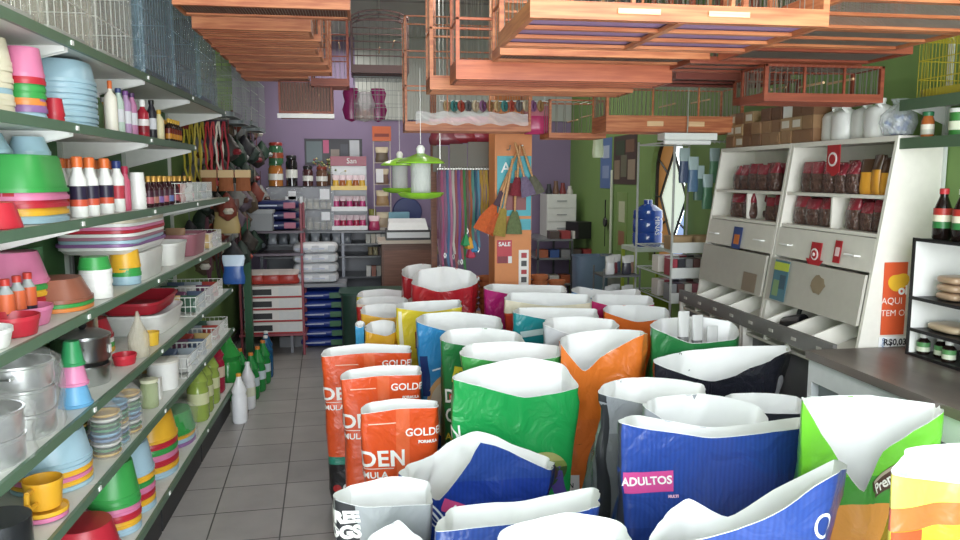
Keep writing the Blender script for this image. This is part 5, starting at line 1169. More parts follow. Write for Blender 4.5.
# ================= HANGING BIRD CAGES =================
def bird_cage(w, d, h, th=.05, wd=None, liner='6a4a78', sp=.02, under='slats', pale=True, drawers=1, panel=None, arch=False, slats=4, wire=None, nwire=1.0):
    wd = wd or CAGE; wire = wire or WIRE
    def f():
        r = empty('bird_cage')
        t = MB(); b = .012
        t.box(-w/2, -d/2, 0, w/2, -d/2+b, th).box(-w/2, d/2-b, 0, w/2, d/2, th).box(-w/2, -d/2+b, 0, -w/2+b, d/2-b, th).box(w/2-b, -d/2+b, 0, w/2, d/2-b, th)
        for i in range(slats):
            y = -d/2+b+(d-2*b-.016)*i/(slats-1); t.box(-w/2+b, y, .001, w/2-b, y+.016, .009)
        if under == 'cross':
            t.box(-.008, -d/2+b, -.001, .008, d/2-b, .008)
        t.build('base_tray', wd, r)
        if liner: MB().box(-w/2+b, -d/2+b, .012, w/2-b, d/2-b, .016).build('tray_liner', plastic(liner, .6), r)
        if under == 'wires':
            u = MB(); n = int(w/.012)
            for i in range(n): x = -w/2+b+(w-2*b)*(i+.5)/n; u.bar((x, -d/2+b, .01), (x, d/2-b, .01), .0018, n=3, cap=False)
            u.build('floor_wires', plastic('8a8078', .4), r)
        if drawers:
            for i in range(drawers):
                x = -w*.3+w*.6*(i+.5)/drawers
                MB().box(x-.045, -d/2-.005, th*.35, x+.045, -d/2, th*.65).build('drawer_pull', CAGE_PALE if pale else wd, r)
        fr = MB(); p = .007
        for x in (-w/2+p, w/2-p):
            for y in (-d/2+p, d/2-p): fr.box(x-p, y-p, th, x+p, y+p, h)
        rails = (th+.004, th+(h-th)*.33, th+(h-th)*.66, h-.008)
        for z in (rails[1:] if h > .3 else rails[3:]):
            fr.box(-w/2, -d/2+.001, z, w/2, -d/2+.011, z+.008).box(-w/2, d/2-.011, z, w/2, d/2-.001, z+.008)
            fr.box(-w/2+.001, -d/2, z, -w/2+.011, d/2, z+.008).box(w/2-.011, -d/2, z, w/2-.001, d/2, z+.008)
        if w > .4:
            for x in (-w/6, w/6): fr.box(x-.004, -d/2+.002, th, x+.004, -d/2+.01, h)
        if arch:
            for y in (-d/2+.006, 0, d/2-.006):
                fr.tube([(-w/2*math.cos(PI*k/12), y, h+w*.16*math.sin(PI*k/12)) for k in range(13)], .006)
            for k in (3, 6, 9): fr.bar((-w/2*math.cos(PI*k/12), -d/2, h+w*.16*math.sin(PI*k/12)), (-w/2*math.cos(PI*k/12), d/2, h+w*.16*math.sin(PI*k/12)), .005)
        fr.build('frame', wd, r)
        m = MB(); q = .0011 if h > .3 else .0019
        n = int(w/sp*nwire)
        for i in range(1, n):
            x = -w/2+w*i/n
            m.bar((x, -d/2+.006, th), (x, -d/2+.006, h), q, n=3, cap=False); m.bar((x, d/2-.006, th), (x, d/2-.006, h), q, n=3, cap=False)
            if not arch: m.bar((x, -d/2, h-.004), (x, d/2, h-.004), q, n=3, cap=False)
        n = int(d/sp*nwire)
        for i in range(1, n):
            y = -d/2+d*i/n
            m.bar((-w/2+.006, y, th), (-w/2+.006, y, h), q, n=3, cap=False); m.bar((w/2-.006, y, th), (w/2-.006, y, h), q, n=3, cap=False)
        m.build('wires', wire, r)
        for x, q in ((0, .4), (w*.25, .55)): MB().bar((x, -d/2+.01, th+(h-th)*q), (x, d/2-.01, th+(h-th)*q), .005, n=6).build('perch', CAGE_PALE, r)
        if panel: MB().box(-w/2+.014, -d/2+.012, th, w/2-.014, -d/2+.015, h-.01).build('side_panel', plastic(panel, .5), r)
        return r
    return f
def cage_at(pl, pr, py, z, d, h, label, **k):
    d0 = ray((pl+pr)/2, py); Y = d0.y*(z-EYE)/d0.z
    a, b = atY(pl, py, Y), atY(pr, py, Y); w = b.x-a.x
    top = k.pop('top', ZC); rz = k.pop('rz', 0)
    o = spawn(('bc', label), bird_cage(w, d, h, **k), ((a.x+b.x)/2, Y+d/2, z), label, 'cage', 'wooden bird cages under the ceiling', rz=rz)
    hw = MB(); hh = h+(w*.16 if k.get('arch') else 0)
    for x in (-w*.3, w*.3): hw.bar((x if not k.get('arch') else x*.1, 0, hh-.006), (x*.97 if not k.get('arch') else x*.1, 0, ZC-z+.002), .0018, n=4)
    hw.build('hanging_wire', WIRE_D, o)
    return o
H1 = .46
U = 'wires'
cage_at(172, 350, 7, 2.26, .22, H1, 'nearest wooden cage of the left row, its slatted underside at the top edge', under=U, liner='6b3f30', slats=2, drawers=0)
cage_at(192, 311, 30, 2.26, .19, H1, 'wooden cage with a broad plain front board, second in the left row', th=.066, drawers=0, under=U, liner='8a4a34')
cage_at(203, 321, 40, 2.26, .19, H1, 'wooden cage third in the left row, just behind the broad board', under=U, liner='5c4a50', drawers=0, th=.035)
cage_at(211, 317, 48, 2.26, .19, H1, 'wooden cage fourth in the left row', liner='7a4434', drawers=0, th=.035)
cage_at(220, 322, 56, 2.26, .2, H1, 'wooden cage fifth in the left row', liner='5c4448', drawers=0, th=.04, under=U)
cage_at(229, 328, 64, 2.26, .2, H1, 'wooden cage sixth in the left row', liner='7a4434', drawers=0, th=.04)
cage_at(236, 331, 71.5, 2.26, .2, H1, 'wooden cage seventh in the left row', liner='6b3f30', drawers=0, th=.045)
cage_at(241, 308, 78, 2.26, .2, H1, 'wooden cage last in the left row, with pale film below', liner='c8c0c0', drawers=0, th=.04)
c = cage_at(279, 333, 117, 2.0, .2, .24, 'low hanging brown cage with white bottom strip in front of the purple wall', liner='5a3a34', wd=CAGE_RED, th=.04, drawers=1, panel='7a4a3a')
MB().box(-.19, -.112, -.008, .19, -.101, .022).build('white_strip', WHITE, c)
cage_at(311, 349, 86, 2.2, .25, .48, 'tall narrow cage with grey film at the right end of the left row', wd=CAGE_RED, liner='6a4a40', th=.05, drawers=0, sp=.03)
cage_at(351, 409, 73, 2.31, .3, .36, 'arched dark framed cage with red brown base, middle of the photo top', wd=plastic('4a2620', .4), liner='5a2a20', th=.055, drawers=0, arch=True, wire=WIRE_D, sp=.04)
p = atY(380, 117, 5.6)
o = spawn('gwc', wire_cage(.36, .3, .28, plastic('8a9290', .4), None, .03), (p.x, 5.75, p.z), 'grey wire cage under the arched cage', 'cage')
MB().bar((0, 0, .28), (0, 0, ZC-p.z), .002).build('hanging_wire', WIRE_D, o)
cage_at(405, 531, 131, 1.85, .24, .62, 'tall pale wooden cage with film wrapped base left of centre', liner='b89070', th=.05, drawers=0, sp=.03)
p = atY(470, 121, 4.05)
MB().grid(lambda u, v: (-.29+.58*u, -.03+.008*math.sin(u*23+v*5), .01+.06*v+.006*math.sin(u*31)), 30, 6).grid(lambda u, v: (-.29+.58*u, -.03+.06*v, .07+.006*math.sin(u*31)), 30, 4).build('plastic_wrap', film('f4f0f4', .45), None, (p.x-.0, 3.985, 1.852), smooth=True, label='crinkled clear film over the base of the tall pale cage', cat='wrapping')
cage_at(430, 633, 91, 1.943, .2, .6, 'long wooden cage with three pale drawer pulls above the leashes', liner='9a5a3c', th=.055, drawers=3, sp=.035)
cage_at(456, 672, 81, 1.952, .2, .5, 'wooden cage with solid red brown front board, white tags on it', wd=wood('a84e30', 'c0643e'), liner='8a4a34', th=.07, drawers=0, sp=.04)
cage_at(500, 710, 57, 2.01, .17, .45, 'wooden cage whose slatted underside shows above the red brown board', under=U, liner='6a5048', th=.035, drawers=0, slats=2, sp=.04)
cage_at(530, 829, 22, 1.915, .37, .5, 'nearest big wooden cage with purple lined underside', liner='a080b0', th=.035, drawers=2, under='cross', slats=4, sp=.05)
cage_at(845, 1110, 4, 2.0, .35, .42, 'wooden cage at the upper right corner with grey wire underside', liner=None, under=U, th=.04, drawers=0, slats=3)
cage_at(772, 965, 31, 2.0, .3, .42, 'wooden cage with wire underside right of the purple lined one', liner='8a8078', under=U, th=.035, drawers=0, slats=3, wd=CAGE)
cage_at(752, 913, 52, 2.0, .24, .42, 'red brown cage with thin front board in the right group', liner='6a5450', under=U, th=.03, drawers=0, slats=2, wd=CAGE_RED)
cage_at(690, 862, 65, 2.0, .24, .42, 'red brown cage behind the thin boarded one in the right group', liner='6a4a44', under=U, th=.025, drawers=0, slats=3, wd=CAGE_RED)
cage_at(676, 790, 80, 2.0, .28, .42, 'dark red cage deepest in the right group', liner='5a2a24', th=.05, drawers=0, slats=3, wd=plastic('7a3428', .45))
cage_at(606, 743, 132, 1.834, .26, .25, 'low wooden cage with grey bars and two pale pulls, right of centre', liner='b0603c', th=.085, drawers=2, sp=.024)
cage_at(549, 606, 138, 1.82, .24, .22, 'small wooden cage with sparse bars left of the low one', liner='9a6040', th=.03, drawers=0, sp=.045)
cage_at(764, 883, 102, 1.865, .18, .13, 'low red brown cage hanging in front of the cartons', liner='6a3a30', wd=CAGE_RED, th=.03, drawers=0, sp=.022)
cage_at(744, 800, 104, 1.89, .1, .1, 'low red brown cage hanging behind, left of the cartons', liner='6a3a30', wd=CAGE_RED, th=.03, drawers=0, sp=.022)
# ================= THE OPEN SACKS =================
def interp(pts, s):
    """periodic smooth curve through (s, Vector) points, period 8"""
    n = len(pts)
    for i in range(n):
        s0, p0 = pts[i]; s1, p1 = pts[(i+1) % n]
        if i == n-1: s1 += 8
        ss = s if s >= pts[0][0] else s+8
        if s0 <= ss <= s1+1e-9:
            sm, pm = pts[i-1]; sn, pn = pts[(i+2) % n]
            if i == 0: sm -= 8
            if i >= n-2: sn += 8
            m0 = (p1-pm)/(s1-sm); m1 = (pn-p0)/(sn-s0); h = s1-s0; t = (ss-s0)/h
            k = .55
            return p0*(2*t**3-3*t*t+1)+m0*(h*k*(t**3-2*t*t+t))+p1*(3*t*t-2*t**3)+m1*(h*k*(t**3-t*t))
    return pts[0][1]
NS, NL = 80, 26
class Sack:
    def __init__(s, label, Yf, d, rim, mat, name='pet_food_sack', kib=.55, extra=(), wr=.012, seed=0, group=None, lining=None, bulge=.02, top=.5):
        pts = []
        for i, q in enumerate(rim): pts.append((float(i), atY(q[0], q[1], Yf+(0, 0, 0, .5, 1, 1, 1, .5)[i]*d)))
        for q in extra: pts.append((q[0], atY(q[1], q[2], Yf+q[3]*d)))
        pts.sort(key=lambda x: x[0])
        fl, fr = pts[0][1], [p for p in pts if p[0] == 2][0][1]
        cx = (fl.x+fr.x)/2; hw = abs(fr.x-fl.x)/2*.97; cy = Yf+d/2
        s.c = Vector((cx, cy, 0)); s.pts = [(a, p-s.c) for a, p in pts]
        s.hw, s.hd, s.seed, s.wr, s.bulge, s.top = hw, d/2, seed, wr, bulge, top
        s.root = empty(name, (cx, cy, 0), label=label, cat='sack', group=group)
        s.G = [[s.pos(8*i/NS, j/NL) for i in range(NS)] for j in range(NL+1)]
        m = MB(); vs = [p for row in s.G for p in row]; c0 = len(vs); vs.append(Vector((0, 0, .002)))
        fs = [(j*NS+i, j*NS+(i+1) % NS, (j+1)*NS+(i+1) % NS, (j+1)*NS+i) for j in range(NL) for i in range(NS)]
        fs += [(c0, (i+1) % NS, i) for i in range(NS)]
        m.add(vs, fs); s.outer = m.build('printed_shell', mat, s.root, smooth=True)
        j0 = int(NL*kib); m = MB(); vs = []
        rows = list(range(NL, j0-1, -1))
        for j in rows:
            for i in range(NS):
                p = s.G[j][i]; q = Vector((p.x, p.y, 0)); L = q.length
                du = s.G[j][(i+1) % NS]-s.G[j][(i-1) % NS]; n = Vector((du.y, -du.x, 0)).normalized()
                off = .0003 if j == NL else -.007
                vs.append(p+n*off+Vector((0, 0, .002 if j == NL else 0)))
        fs = [(k*NS+i, (k+1)*NS+i, (k+1)*NS+(i+1) % NS, k*NS+(i+1) % NS) for k in range(len(rows)-1) for i in range(NS)]
        m.add(vs, fs); m.build('lining', lining or LINING, s.root, smooth=True)
        kz = sum(s.G[j0][i].z for i in range(NS))/NS
        m = MB(); ring = [Vector((s.G[j0+1][i].x, s.G[j0+1][i].y, kz+.01))*1 for i in range(NS)]
        vs = []
        for k in range(7):
            t = 1-k/7
            for i in range(NS): vs.append(Vector((ring[i].x*t*.98, ring[i].y*t*.98, kz+.01+.035*(1-t)+.006*noise.noise(Vector((ring[i].x*t*60, ring[i].y*t*60, seed))))))
        vs.append(Vector((0, 0, kz+.05))); fs = [(k*NS+i, k*NS+(i+1) % NS, (k+1)*NS+(i+1) % NS, (k+1)*NS+i) for k in range(6) for i in range(NS)]+[(6*NS+i, 6*NS+(i+1) % NS, 7*NS) for i in range(NS)]
        m.add(vs, fs); k = m.build('kibble', KIB, s.root, smooth=True); k['kind'] = 'stuff'
    def foot(s, u):
        # rounded rectangle, s: 0 FL, 1 F, 2 FR, 3 R, 4 BR, 5 B, 6 BL, 7 L
        tab = [(0, -.93, -.86), (.18, -.8, -1), (1, 0, -1.06), (1.82, .8, -1), (2, .93, -.86), (2.3, .98, -.5), (3, .97, 0), (3.7, .98, .5), (4, .93, .86), (4.18, .8, 1), (5, 0, 1.06), (5.82, -.8, 1), (6, -.93, .86), (6.3, -.98, .5), (7, -.97, 0), (7.7, -.98, -.5)]
        if not hasattr(s, 'ft'): s.ft = [(float(a), Vector((x*s.hw, y*s.hd, 0))) for a, x, y in tab]
        return interp(s.ft, u)
    def pos(s, u, t):
        u = u % 8
        f = s.foot(u); r = interp(s.pts, u)
        k = 1+s.bulge/max(s.hd, .05)*math.sin(PI*min(1, t/.85))**1.0*.6 if t < .85 else 1
        kb = .9+.1*min(1, t/.1)
        w = max(0, (t-s.top)/(1-s.top)); w = w*w*(3-2*w)
        p = Vector((f.x*(1+.02*math.sin(PI*t))*kb, f.y*k*kb, 0)).lerp(Vector((r.x, r.y, 0)), w)
        z = .004+r.z*t if t < 1 else r.z
        # the lower sack does not follow the torn rim
        zm = s.zmean() if False else None
        g = Vector((p.x, p.y, 0)); L = g.length or 1
        nn = noise.noise(Vector((p.x*7+s.seed*9.1, p.y*7, z*3.5)))*1.2+noise.noise(Vector((p.x*19, p.y*19+s.seed*5, z*9)))*.5
        cr = abs(noise.noise(Vector((p.x*9+z*5, p.y*9-z*4, s.seed*3.3))))
        a = s.wr*(.35+.9*t)*(nn-1.1*max(0, .25-cr)*2)
        if t > .93: a *= .6
        if t < .05: a *= .2
        return Vector((p.x, p.y, z))+g/L*a
    def at(s, u, t):
        u = u % 8; x = u/8*NS; y = max(0, min(NL-.001, t*NL)); i, j = int(x), int(y); a, b = x-i, y-j
        i %= NS; i2 = (i+1) % NS
        return (s.G[j][i]*(1-a)+s.G[j][i2]*a)*(1-b)+(s.G[j+1][i]*(1-a)+s.G[j+1][i2]*a)*b
    def nrm(s, i, j):
        j0, j1 = max(0, j-1), min(NL, j+1)
        du = s.G[j][(i+1) % NS]-s.G[j][(i-1) % NS]; dv = s.G[j1][i]-s.G[j0][i]
        n = du.cross(dv); return n.normalized() if n.length > 1e-9 else Vector((0, -1, 0))
    def an(s, u, t):
        e = .06; du = s.at(u+e, t)-s.at(u-e, t); dv = s.at(u, min(1, t+.03))-s.at(u, max(0, t-.03))
        n = du.cross(dv); return n.normalized(), max(du.length/(2*e), .02)
    def map(s, uc, tc, x, y, off):
        """x metres round the sack, y metres up, from the centre (uc, tc)"""
        H = s.at(uc, .999).z
        # walk in small steps so that corners keep lengths
        u = uc; st = 6
        for _ in range(st):
            _, l = s.an(u, max(.02, min(.98, tc))); u += x/st/l
        t = (tc*H+y)/max(s.at(u, .999).z, .1); n, _ = s.an(u, max(.02, min(.98, t)))
        return s.at(u, max(.01, min(1, t)))+n*off
    def patch(s, uc, tc, w, h, c, off=.0016, oval=False, rot=0, name='printed_panel', nu=14, nv=10, rough=.3):
        ca, sa = math.cos(rot), math.sin(rot)
        def fn(u, v):
            x, y = (u-.5)*w, (v-.5)*h
            if oval:
                a, b = 2*u-1, 2*v-1
                x, y = w/2*a*math.sqrt(max(0, 1-b*b/2)), h/2*b*math.sqrt(max(0, 1-a*a/2))
            return s.map(uc, tc, x*ca-y*sa, x*sa+y*ca, off)
        return MB().grid(fn, nu, nv).build(name, c if not isinstance(c, str) else plastic(c, rough), s.root, smooth=True)
    def text(s, txt, uc, tc, size, c='f6f4f0', rot=0, off=.0032, bold=.0008, sx=1, name='lettering'):
        me = text_mesh(txt, size, bold)
        bm = bmesh.new(); bm.from_mesh(me)
        long_e = [e for e in bm.edges if e.calc_length() > .02]
        if long_e: bmesh.ops.subdivide_edges(bm, edges=long_e, cuts=2)
        bmesh.ops.triangulate(bm, faces=bm.faces)
        bm.to_mesh(me); bm.free()
        ca, sa = math.cos(rot), math.sin(rot)
        for v in me.vertices:
            x, y = v.co.x*sx, v.co.y; v.co = s.map(uc, tc, x*ca-y*sa, x*sa+y*ca, off)
        me.materials.clear(); me.materials.append(plastic(c, .4)); o = bpy.data.objects.new(name, me); C.objects.link(o); o.parent = s.root
        return o
# orange trio at the left front
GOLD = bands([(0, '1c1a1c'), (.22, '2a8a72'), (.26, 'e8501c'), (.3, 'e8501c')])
for i, (Yf, rim, lab) in enumerate((
    (3.62, [(323, 357), (366, 353), (410, 353), (411, 349), (408, 346), (366, 344), (331, 348), (322, 352)], 'orange sack with white lettering, farthest of the three orange ones by the aisle'),
    (3.2, [(342, 380), (380, 376), (420, 375), (421, 370), (418, 366), (382, 366), (350, 370), (341, 375)], 'orange sack with white lettering, middle of the three orange ones by the aisle'),
    (2.8, [(363, 414), (400, 409), (437, 408), (438, 404), (436, 401), (400, 399), (370, 403), (362, 408)], 'orange sack with white lettering, nearest of the three orange ones by the aisle'))):
    s = Sack(lab, Yf, .16, rim, GOLD, seed=i+1, wr=.008)
    s.text('GOLDEN', 7.72, .75, .085, bold=.002); s.text('FORMULA', .0, .665, .034); s.patch(.0, .7, .2, .003, 'f6e8e0')
    s.text('GOLDEN', 1.72, .93 if i < 2 else .87, .042); s.text('FORMULA', 1.72, .87 if i < 2 else .82, .016)
    s.patch(.55, .93, .11, .004, 'f0c8b0'); s.patch(1.1, .5, .05, .9, bands([(0, '1c1a1c'), (.22, '2a8a72'), (.26, 'ee6636'), (.3, 'ee6636')]), nv=24)
    s.text('GOLDEN', 1.55, .45, .04, rot=PI/2)
    s.patch(.5, .13, .05, .05, 'e8e4e0', oval=True, off=.002); s.patch(.5, .13, .03, .03, '2a2a2a', oval=True, off=.003); s.patch(.22, .13, .04, .04, 'b82c2c', oval=True, off=.002)
# green sacks
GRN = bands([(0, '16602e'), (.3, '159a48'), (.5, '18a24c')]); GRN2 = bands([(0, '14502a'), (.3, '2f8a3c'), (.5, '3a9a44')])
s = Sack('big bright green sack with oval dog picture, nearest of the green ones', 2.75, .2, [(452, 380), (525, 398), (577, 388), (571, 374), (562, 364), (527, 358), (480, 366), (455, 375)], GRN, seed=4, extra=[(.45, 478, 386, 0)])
s.patch(1.45, .62, .2, .14, bands([(0, '3a5a2a'), (.5, '8a9a4a'), (.52, 'b8b86a'), (.56, '6a7a3a'), (.6, 'a8a878')]), oval=True); s.patch(1.55, .6, .06, .07, '4a3c34', oval=True, off=.003); s.patch(1.4, .6, .05, .06, 'c8b088', oval=True, off=.003)
s.patch(1.6, .38, .12, .1, '8a9a4a', oval=True); s.patch(1.62, .38, .06, .06, '5a4a3a', oval=True, off=.003)
s.text('W', .2, .72, .075, rot=-.1, sx=.8); s.text('N', .05, .76, .075, sx=.8); s.text('CHOW', .1, .62, .05, 'd8c8c0', rot=PI/2)
s.patch(.62, .67, .08, .006, 'e8e060'); s.patch(.6, .65, .06, .006, 'e8e060'); s.patch(1.75, .5, .05, .2, '5a4a9a', rot=.3)
s = Sack('green sack directly behind the bright green one, pale rim', 3.03, .18, [(462, 356), (510, 363), (560, 357), (562, 352), (556, 346), (512, 342), (472, 344), (462, 350)], GRN2, seed=5)
s.patch(.6, .85, .2, .05, '58a83c', rot=.1)
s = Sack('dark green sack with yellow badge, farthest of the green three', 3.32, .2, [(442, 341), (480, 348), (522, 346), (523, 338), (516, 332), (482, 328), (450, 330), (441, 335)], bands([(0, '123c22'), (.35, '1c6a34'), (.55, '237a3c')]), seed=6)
for ch, t in (('D', .71), ('C', .61)): s.text(ch, .17, t, .085, sx=.7, bold=.002)
s.text('Ad', .2, .5, .045, 'e8d83c'); s.patch(.45, .83, .06, .075, 'd8c82c', rot=-.3); s.text('89', .45, .83, .04, '2a6a2c', rot=.4, off=.004); s.patch(.27, .71, .03, .03, 'd83a34'); s.patch(.27, .71, .016, .016, 'f4f0f0', off=.003)
# blue cat food
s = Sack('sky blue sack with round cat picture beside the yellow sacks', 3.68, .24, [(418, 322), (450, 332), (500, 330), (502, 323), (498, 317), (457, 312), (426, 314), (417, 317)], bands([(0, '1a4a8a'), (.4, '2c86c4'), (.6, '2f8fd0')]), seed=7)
s.patch(.9, .55, .3, .34, 'e0b070', oval=True, nu=20, nv=20); s.patch(.92, .54, .27, .31, 'd8cab0', oval=True, off=.003, nu=20, nv=20)
s.patch(1.05, .5, .09, .16, 'b89a78', oval=True, off=.0045); s.patch(1.1, .6, .06, .06, 'c8ac88', oval=True, off=.006); s.patch(.2, .7, .04, .2, '1c3a7a'); s.patch(.75, .78, .16, .008, 'e8f0f8', rot=.2)
s.patch(.2, .25, .05, .25, 'c83a34')
# yellow ones
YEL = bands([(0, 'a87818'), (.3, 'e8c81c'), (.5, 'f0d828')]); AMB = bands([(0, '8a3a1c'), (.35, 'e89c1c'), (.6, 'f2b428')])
s = Sack('bright yellow sack with dark red block, left of the sky blue one', 4.08, .2, [(397, 308), (428, 312), (461, 307), (461, 303), (458, 300), (430, 301), (403, 303), (397, 305)], YEL, seed=8); s.patch(.95, .82, .13, .09, '7a1c20'); s.patch(.9, .84, .07, .04, 'd8342c', off=.003)
s.patch(.15, .7, .02, .5, 'f4f0d0')
s = Sack('amber sack with pale blue side, nearest of the four small ones by the aisle', 4.08, .2, [(366, 331), (385, 336), (395, 333), (396, 328), (394, 322), (384, 320), (371, 322), (366, 326)], AMB, seed=9); s.patch(7.6, .8, .1, .1, '38a0d8')
s = Sack('amber sack with white rim, second of the four small ones by the aisle', 4.42, .2, [(361, 314), (385, 318), (407, 316), (408, 311), (405, 306), (384, 304), (365, 306), (361, 310)], AMB, seed=10)
s = Sack('amber sack with red corner, third of the four small ones by the aisle', 4.78, .2, [(357, 304), (383, 307), (407, 305), (408, 301), (405, 298), (384, 296), (362, 298), (357, 301)], bands([(0, '8a3a1c'), (.35, 'f0b428'), (.7, 'e8d0b8')]), seed=11); s.patch(.1, .85, .06, .2, 'd82c2c')
s = Sack('yellow sack with cream rim, last of the four small ones by the aisle', 5.12, .2, [(358, 297), (383, 299), (404, 297), (405, 294), (402, 291), (384, 289), (363, 291), (358, 294)], YEL, seed=12)
s = Sack('light blue sack peeking out by the aisle beside the amber ones', 4.1, .12, [(355, 326), (360, 328), (364, 326), (365, 324), (364, 322), (360, 321), (357, 322), (355, 324)], bands([(0, '1c6aa0'), (.5, '38a4dc')]), seed=13, wr=.004)
# red sacks by the pillar
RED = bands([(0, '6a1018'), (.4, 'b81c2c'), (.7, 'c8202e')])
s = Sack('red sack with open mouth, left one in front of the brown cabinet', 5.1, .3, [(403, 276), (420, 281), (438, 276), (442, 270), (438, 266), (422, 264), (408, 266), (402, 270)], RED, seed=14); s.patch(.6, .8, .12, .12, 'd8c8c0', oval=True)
s = Sack('red sack with crumpled white mouth, right one beside the leashes', 4.62, .25, [(413, 284), (440, 292), (474, 286), (478, 278), (470, 271), (445, 267), (420, 270), (413, 276)], RED, seed=15, wr=.02); s.patch(1.0, .75, .14, .1, '8a1c24', oval=True); s.patch(1.0, .76, .07, .05, 'e8e0e0', oval=True, off=.003)
# middle field
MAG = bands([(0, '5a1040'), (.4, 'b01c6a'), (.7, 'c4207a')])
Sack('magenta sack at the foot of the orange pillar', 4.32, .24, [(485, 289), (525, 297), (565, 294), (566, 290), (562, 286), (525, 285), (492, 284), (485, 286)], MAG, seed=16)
s = Sack('cream and red sack in front of the magenta one', 3.96, .2, [(507, 300), (550, 306), (590, 303), (591, 299), (587, 295), (550, 293), (512, 293), (507, 296)], bands([(0, '8a2018'), (.5, 'd83c28'), (.86, 'e0502c'), (.875, 'e8dcc0')]), seed=17); s.patch(.9, .96, .16, .014, '8a3a2c', rot=-.05)
s = Sack('teal sack in front of the cream and red one', 3.62, .2, [(515, 313), (555, 321), (597, 318), (598, 313), (594, 309), (556, 308), (520, 308), (515, 310)], bands([(0, '0c3c48'), (.5, '12808a'), (.8, '178c94')]), seed=18); s.patch(.6, .92, .2, .03, 'c8e0e0', rot=.1)
s = Sack('silver and red sack behind the orange triangle one', 3.3, .22, [(545, 325), (575, 336), (612, 332), (620, 326), (612, 320), (580, 317), (552, 318), (545, 321)], bands([(0, '4a4a50'), (.5, 'a8aab0'), (.7, 'c0c2c8')]), seed=19); s.patch(1.2, .92, .2, .1, 'c82838'); s.patch(.5, .75, .1, .3, 'd8dae0')
ORG = bands([(0, '8a2c0c'), (.35, 'e8661c'), (.6, 'f07024')])
s = Sack('orange sack with wide open white mouth beside the green packet sack', 3.72, .2, [(604, 312), (636, 322), (669, 318), (670, 313), (664, 308), (636, 305), (610, 306), (604, 309)], ORG, seed=20)
Sack('orange rimmed sack behind the green packet sack', 3.4, .2, [(673, 330), (690, 332), (712, 330), (714, 325), (708, 321), (690, 319), (676, 320), (673, 325)], ORG, seed=31)
Sack('raspberry sack behind the orange rimmed ones', 4.08, .2, [(592, 301), (622, 309), (652, 305), (653, 300), (648, 296), (622, 295), (597, 295), (592, 298)], bands([(0, '5a1040'), (.4, 'b02060'), (.7, 'd02c70')]), seed=21)
s = Sack('bright blue sack with sagging rim near the green wall', 4.45, .24, [(573, 292), (610, 303), (640, 297), (641, 292), (636, 289), (608, 291), (580, 287), (573, 288)], bands([(0, '0c3a6a'), (.4, '1c7ab8'), (.7, '2088cc')]), seed=22); s.patch(.3, .93, .05, .1, 'e8e0a0')
# orange with triangular lining
s = Sack('orange sack with a triangular white flap, right of the bright green sack', 2.98, .26, [(560, 345), (600, 358), (643, 334), (648, 336), (640, 331), (603, 330), (568, 335), (559, 340)], bands([(0, 'c8a888'), (.3, 'e8742c'), (.6, 'f07824')]), seed=23, extra=[(.55, 584, 371, 0)], wr=.014)
s.patch(.3, .66, .07, .5, 'f4f0ec', nv=20) if False else None
s.patch(.12, .25, .12, .28, 'f0ece8', nv=16); s.text('IAN', .2, .36, .03, '2a2a2a'); s.text('CO', .2, .31, .03, '2a2a2a'); s.patch(.2, .2, .03, .09, '3a3434'); s.patch(.15, .09, .09, .08, 'c83020')
# green with packets inside
s = Sack('green sack with grey packets standing in its white mouth', 3.06, .25, [(652, 328), (690, 343), (735, 340), (739, 330), (731, 322), (696, 317), (662, 319), (651, 323)], bands([(0, '0c3c1c'), (.4, '1c6a34'), (.6, '22783c')]), seed=24)
for i, (px, py, h) in enumerate(((683, 338, .12), (697, 337, .1), (712, 341, .07))):
    pp = atY(px, py, 3.16+.03*i); spawn(('gp', i), bag_small(plastic('8a8a8a', .25, .4, bump=.6), plastic('c8c8c8', .3), .05, .035, .3), (pp.x, pp.y, pp.z-.3+h), 'grey foil packet standing in the dark green sack, %s from left' % ORDF[i], 'packet')
# black, navy, silver
s = Sack('shiny black sack with wide white mouth in front of the grain displays', 2.78, .2, [(653, 364), (715, 381), (786, 354), (791, 351), (786, 346), (727, 347), (682, 352), (658, 358)], bands([(0, '101014'), (.5, '1c1d24'), (.7, '22232c')], rough=.2), seed=25, wr=.018); s.patch(2.3, .8, .09, .16, 'b8b8bc', oval=True); s.patch(1.9, .3, .06, .3, 'e8a83c')
s = Sack('black sack with pale mouth between the silver one and the lime green one', 2.48, .18, [(723, 403), (750, 412), (803, 414), (805, 404), (797, 397), (761, 393), (731, 394), (722, 398)], bands([(0, '101018'), (.5, '20222c'), (.7, '262834')]), seed=26)
SIL = bands([(0, '4a4c52'), (.4, '85888e'), (.7, '9c9fa6')], rough=.25)
s = Sack('silver sack with dark side, left of the two behind the big blue one', 2.5, .2, [(597, 394), (645, 404), (703, 400), (707, 391), (701, 384), (655, 377), (612, 380), (599, 386)], SIL, seed=27, wr=.02); s.patch(.1, .6, .05, .7, '3a3c40', nv=20)
s = Sack('grey foil sack with sagging front, right of the two behind the big blue one', 2.25, .17, [(645, 409), (700, 440), (764, 437), (766, 420), (758, 407), (706, 394), (655, 398), (644, 403)], SIL, seed=28, wr=.022)
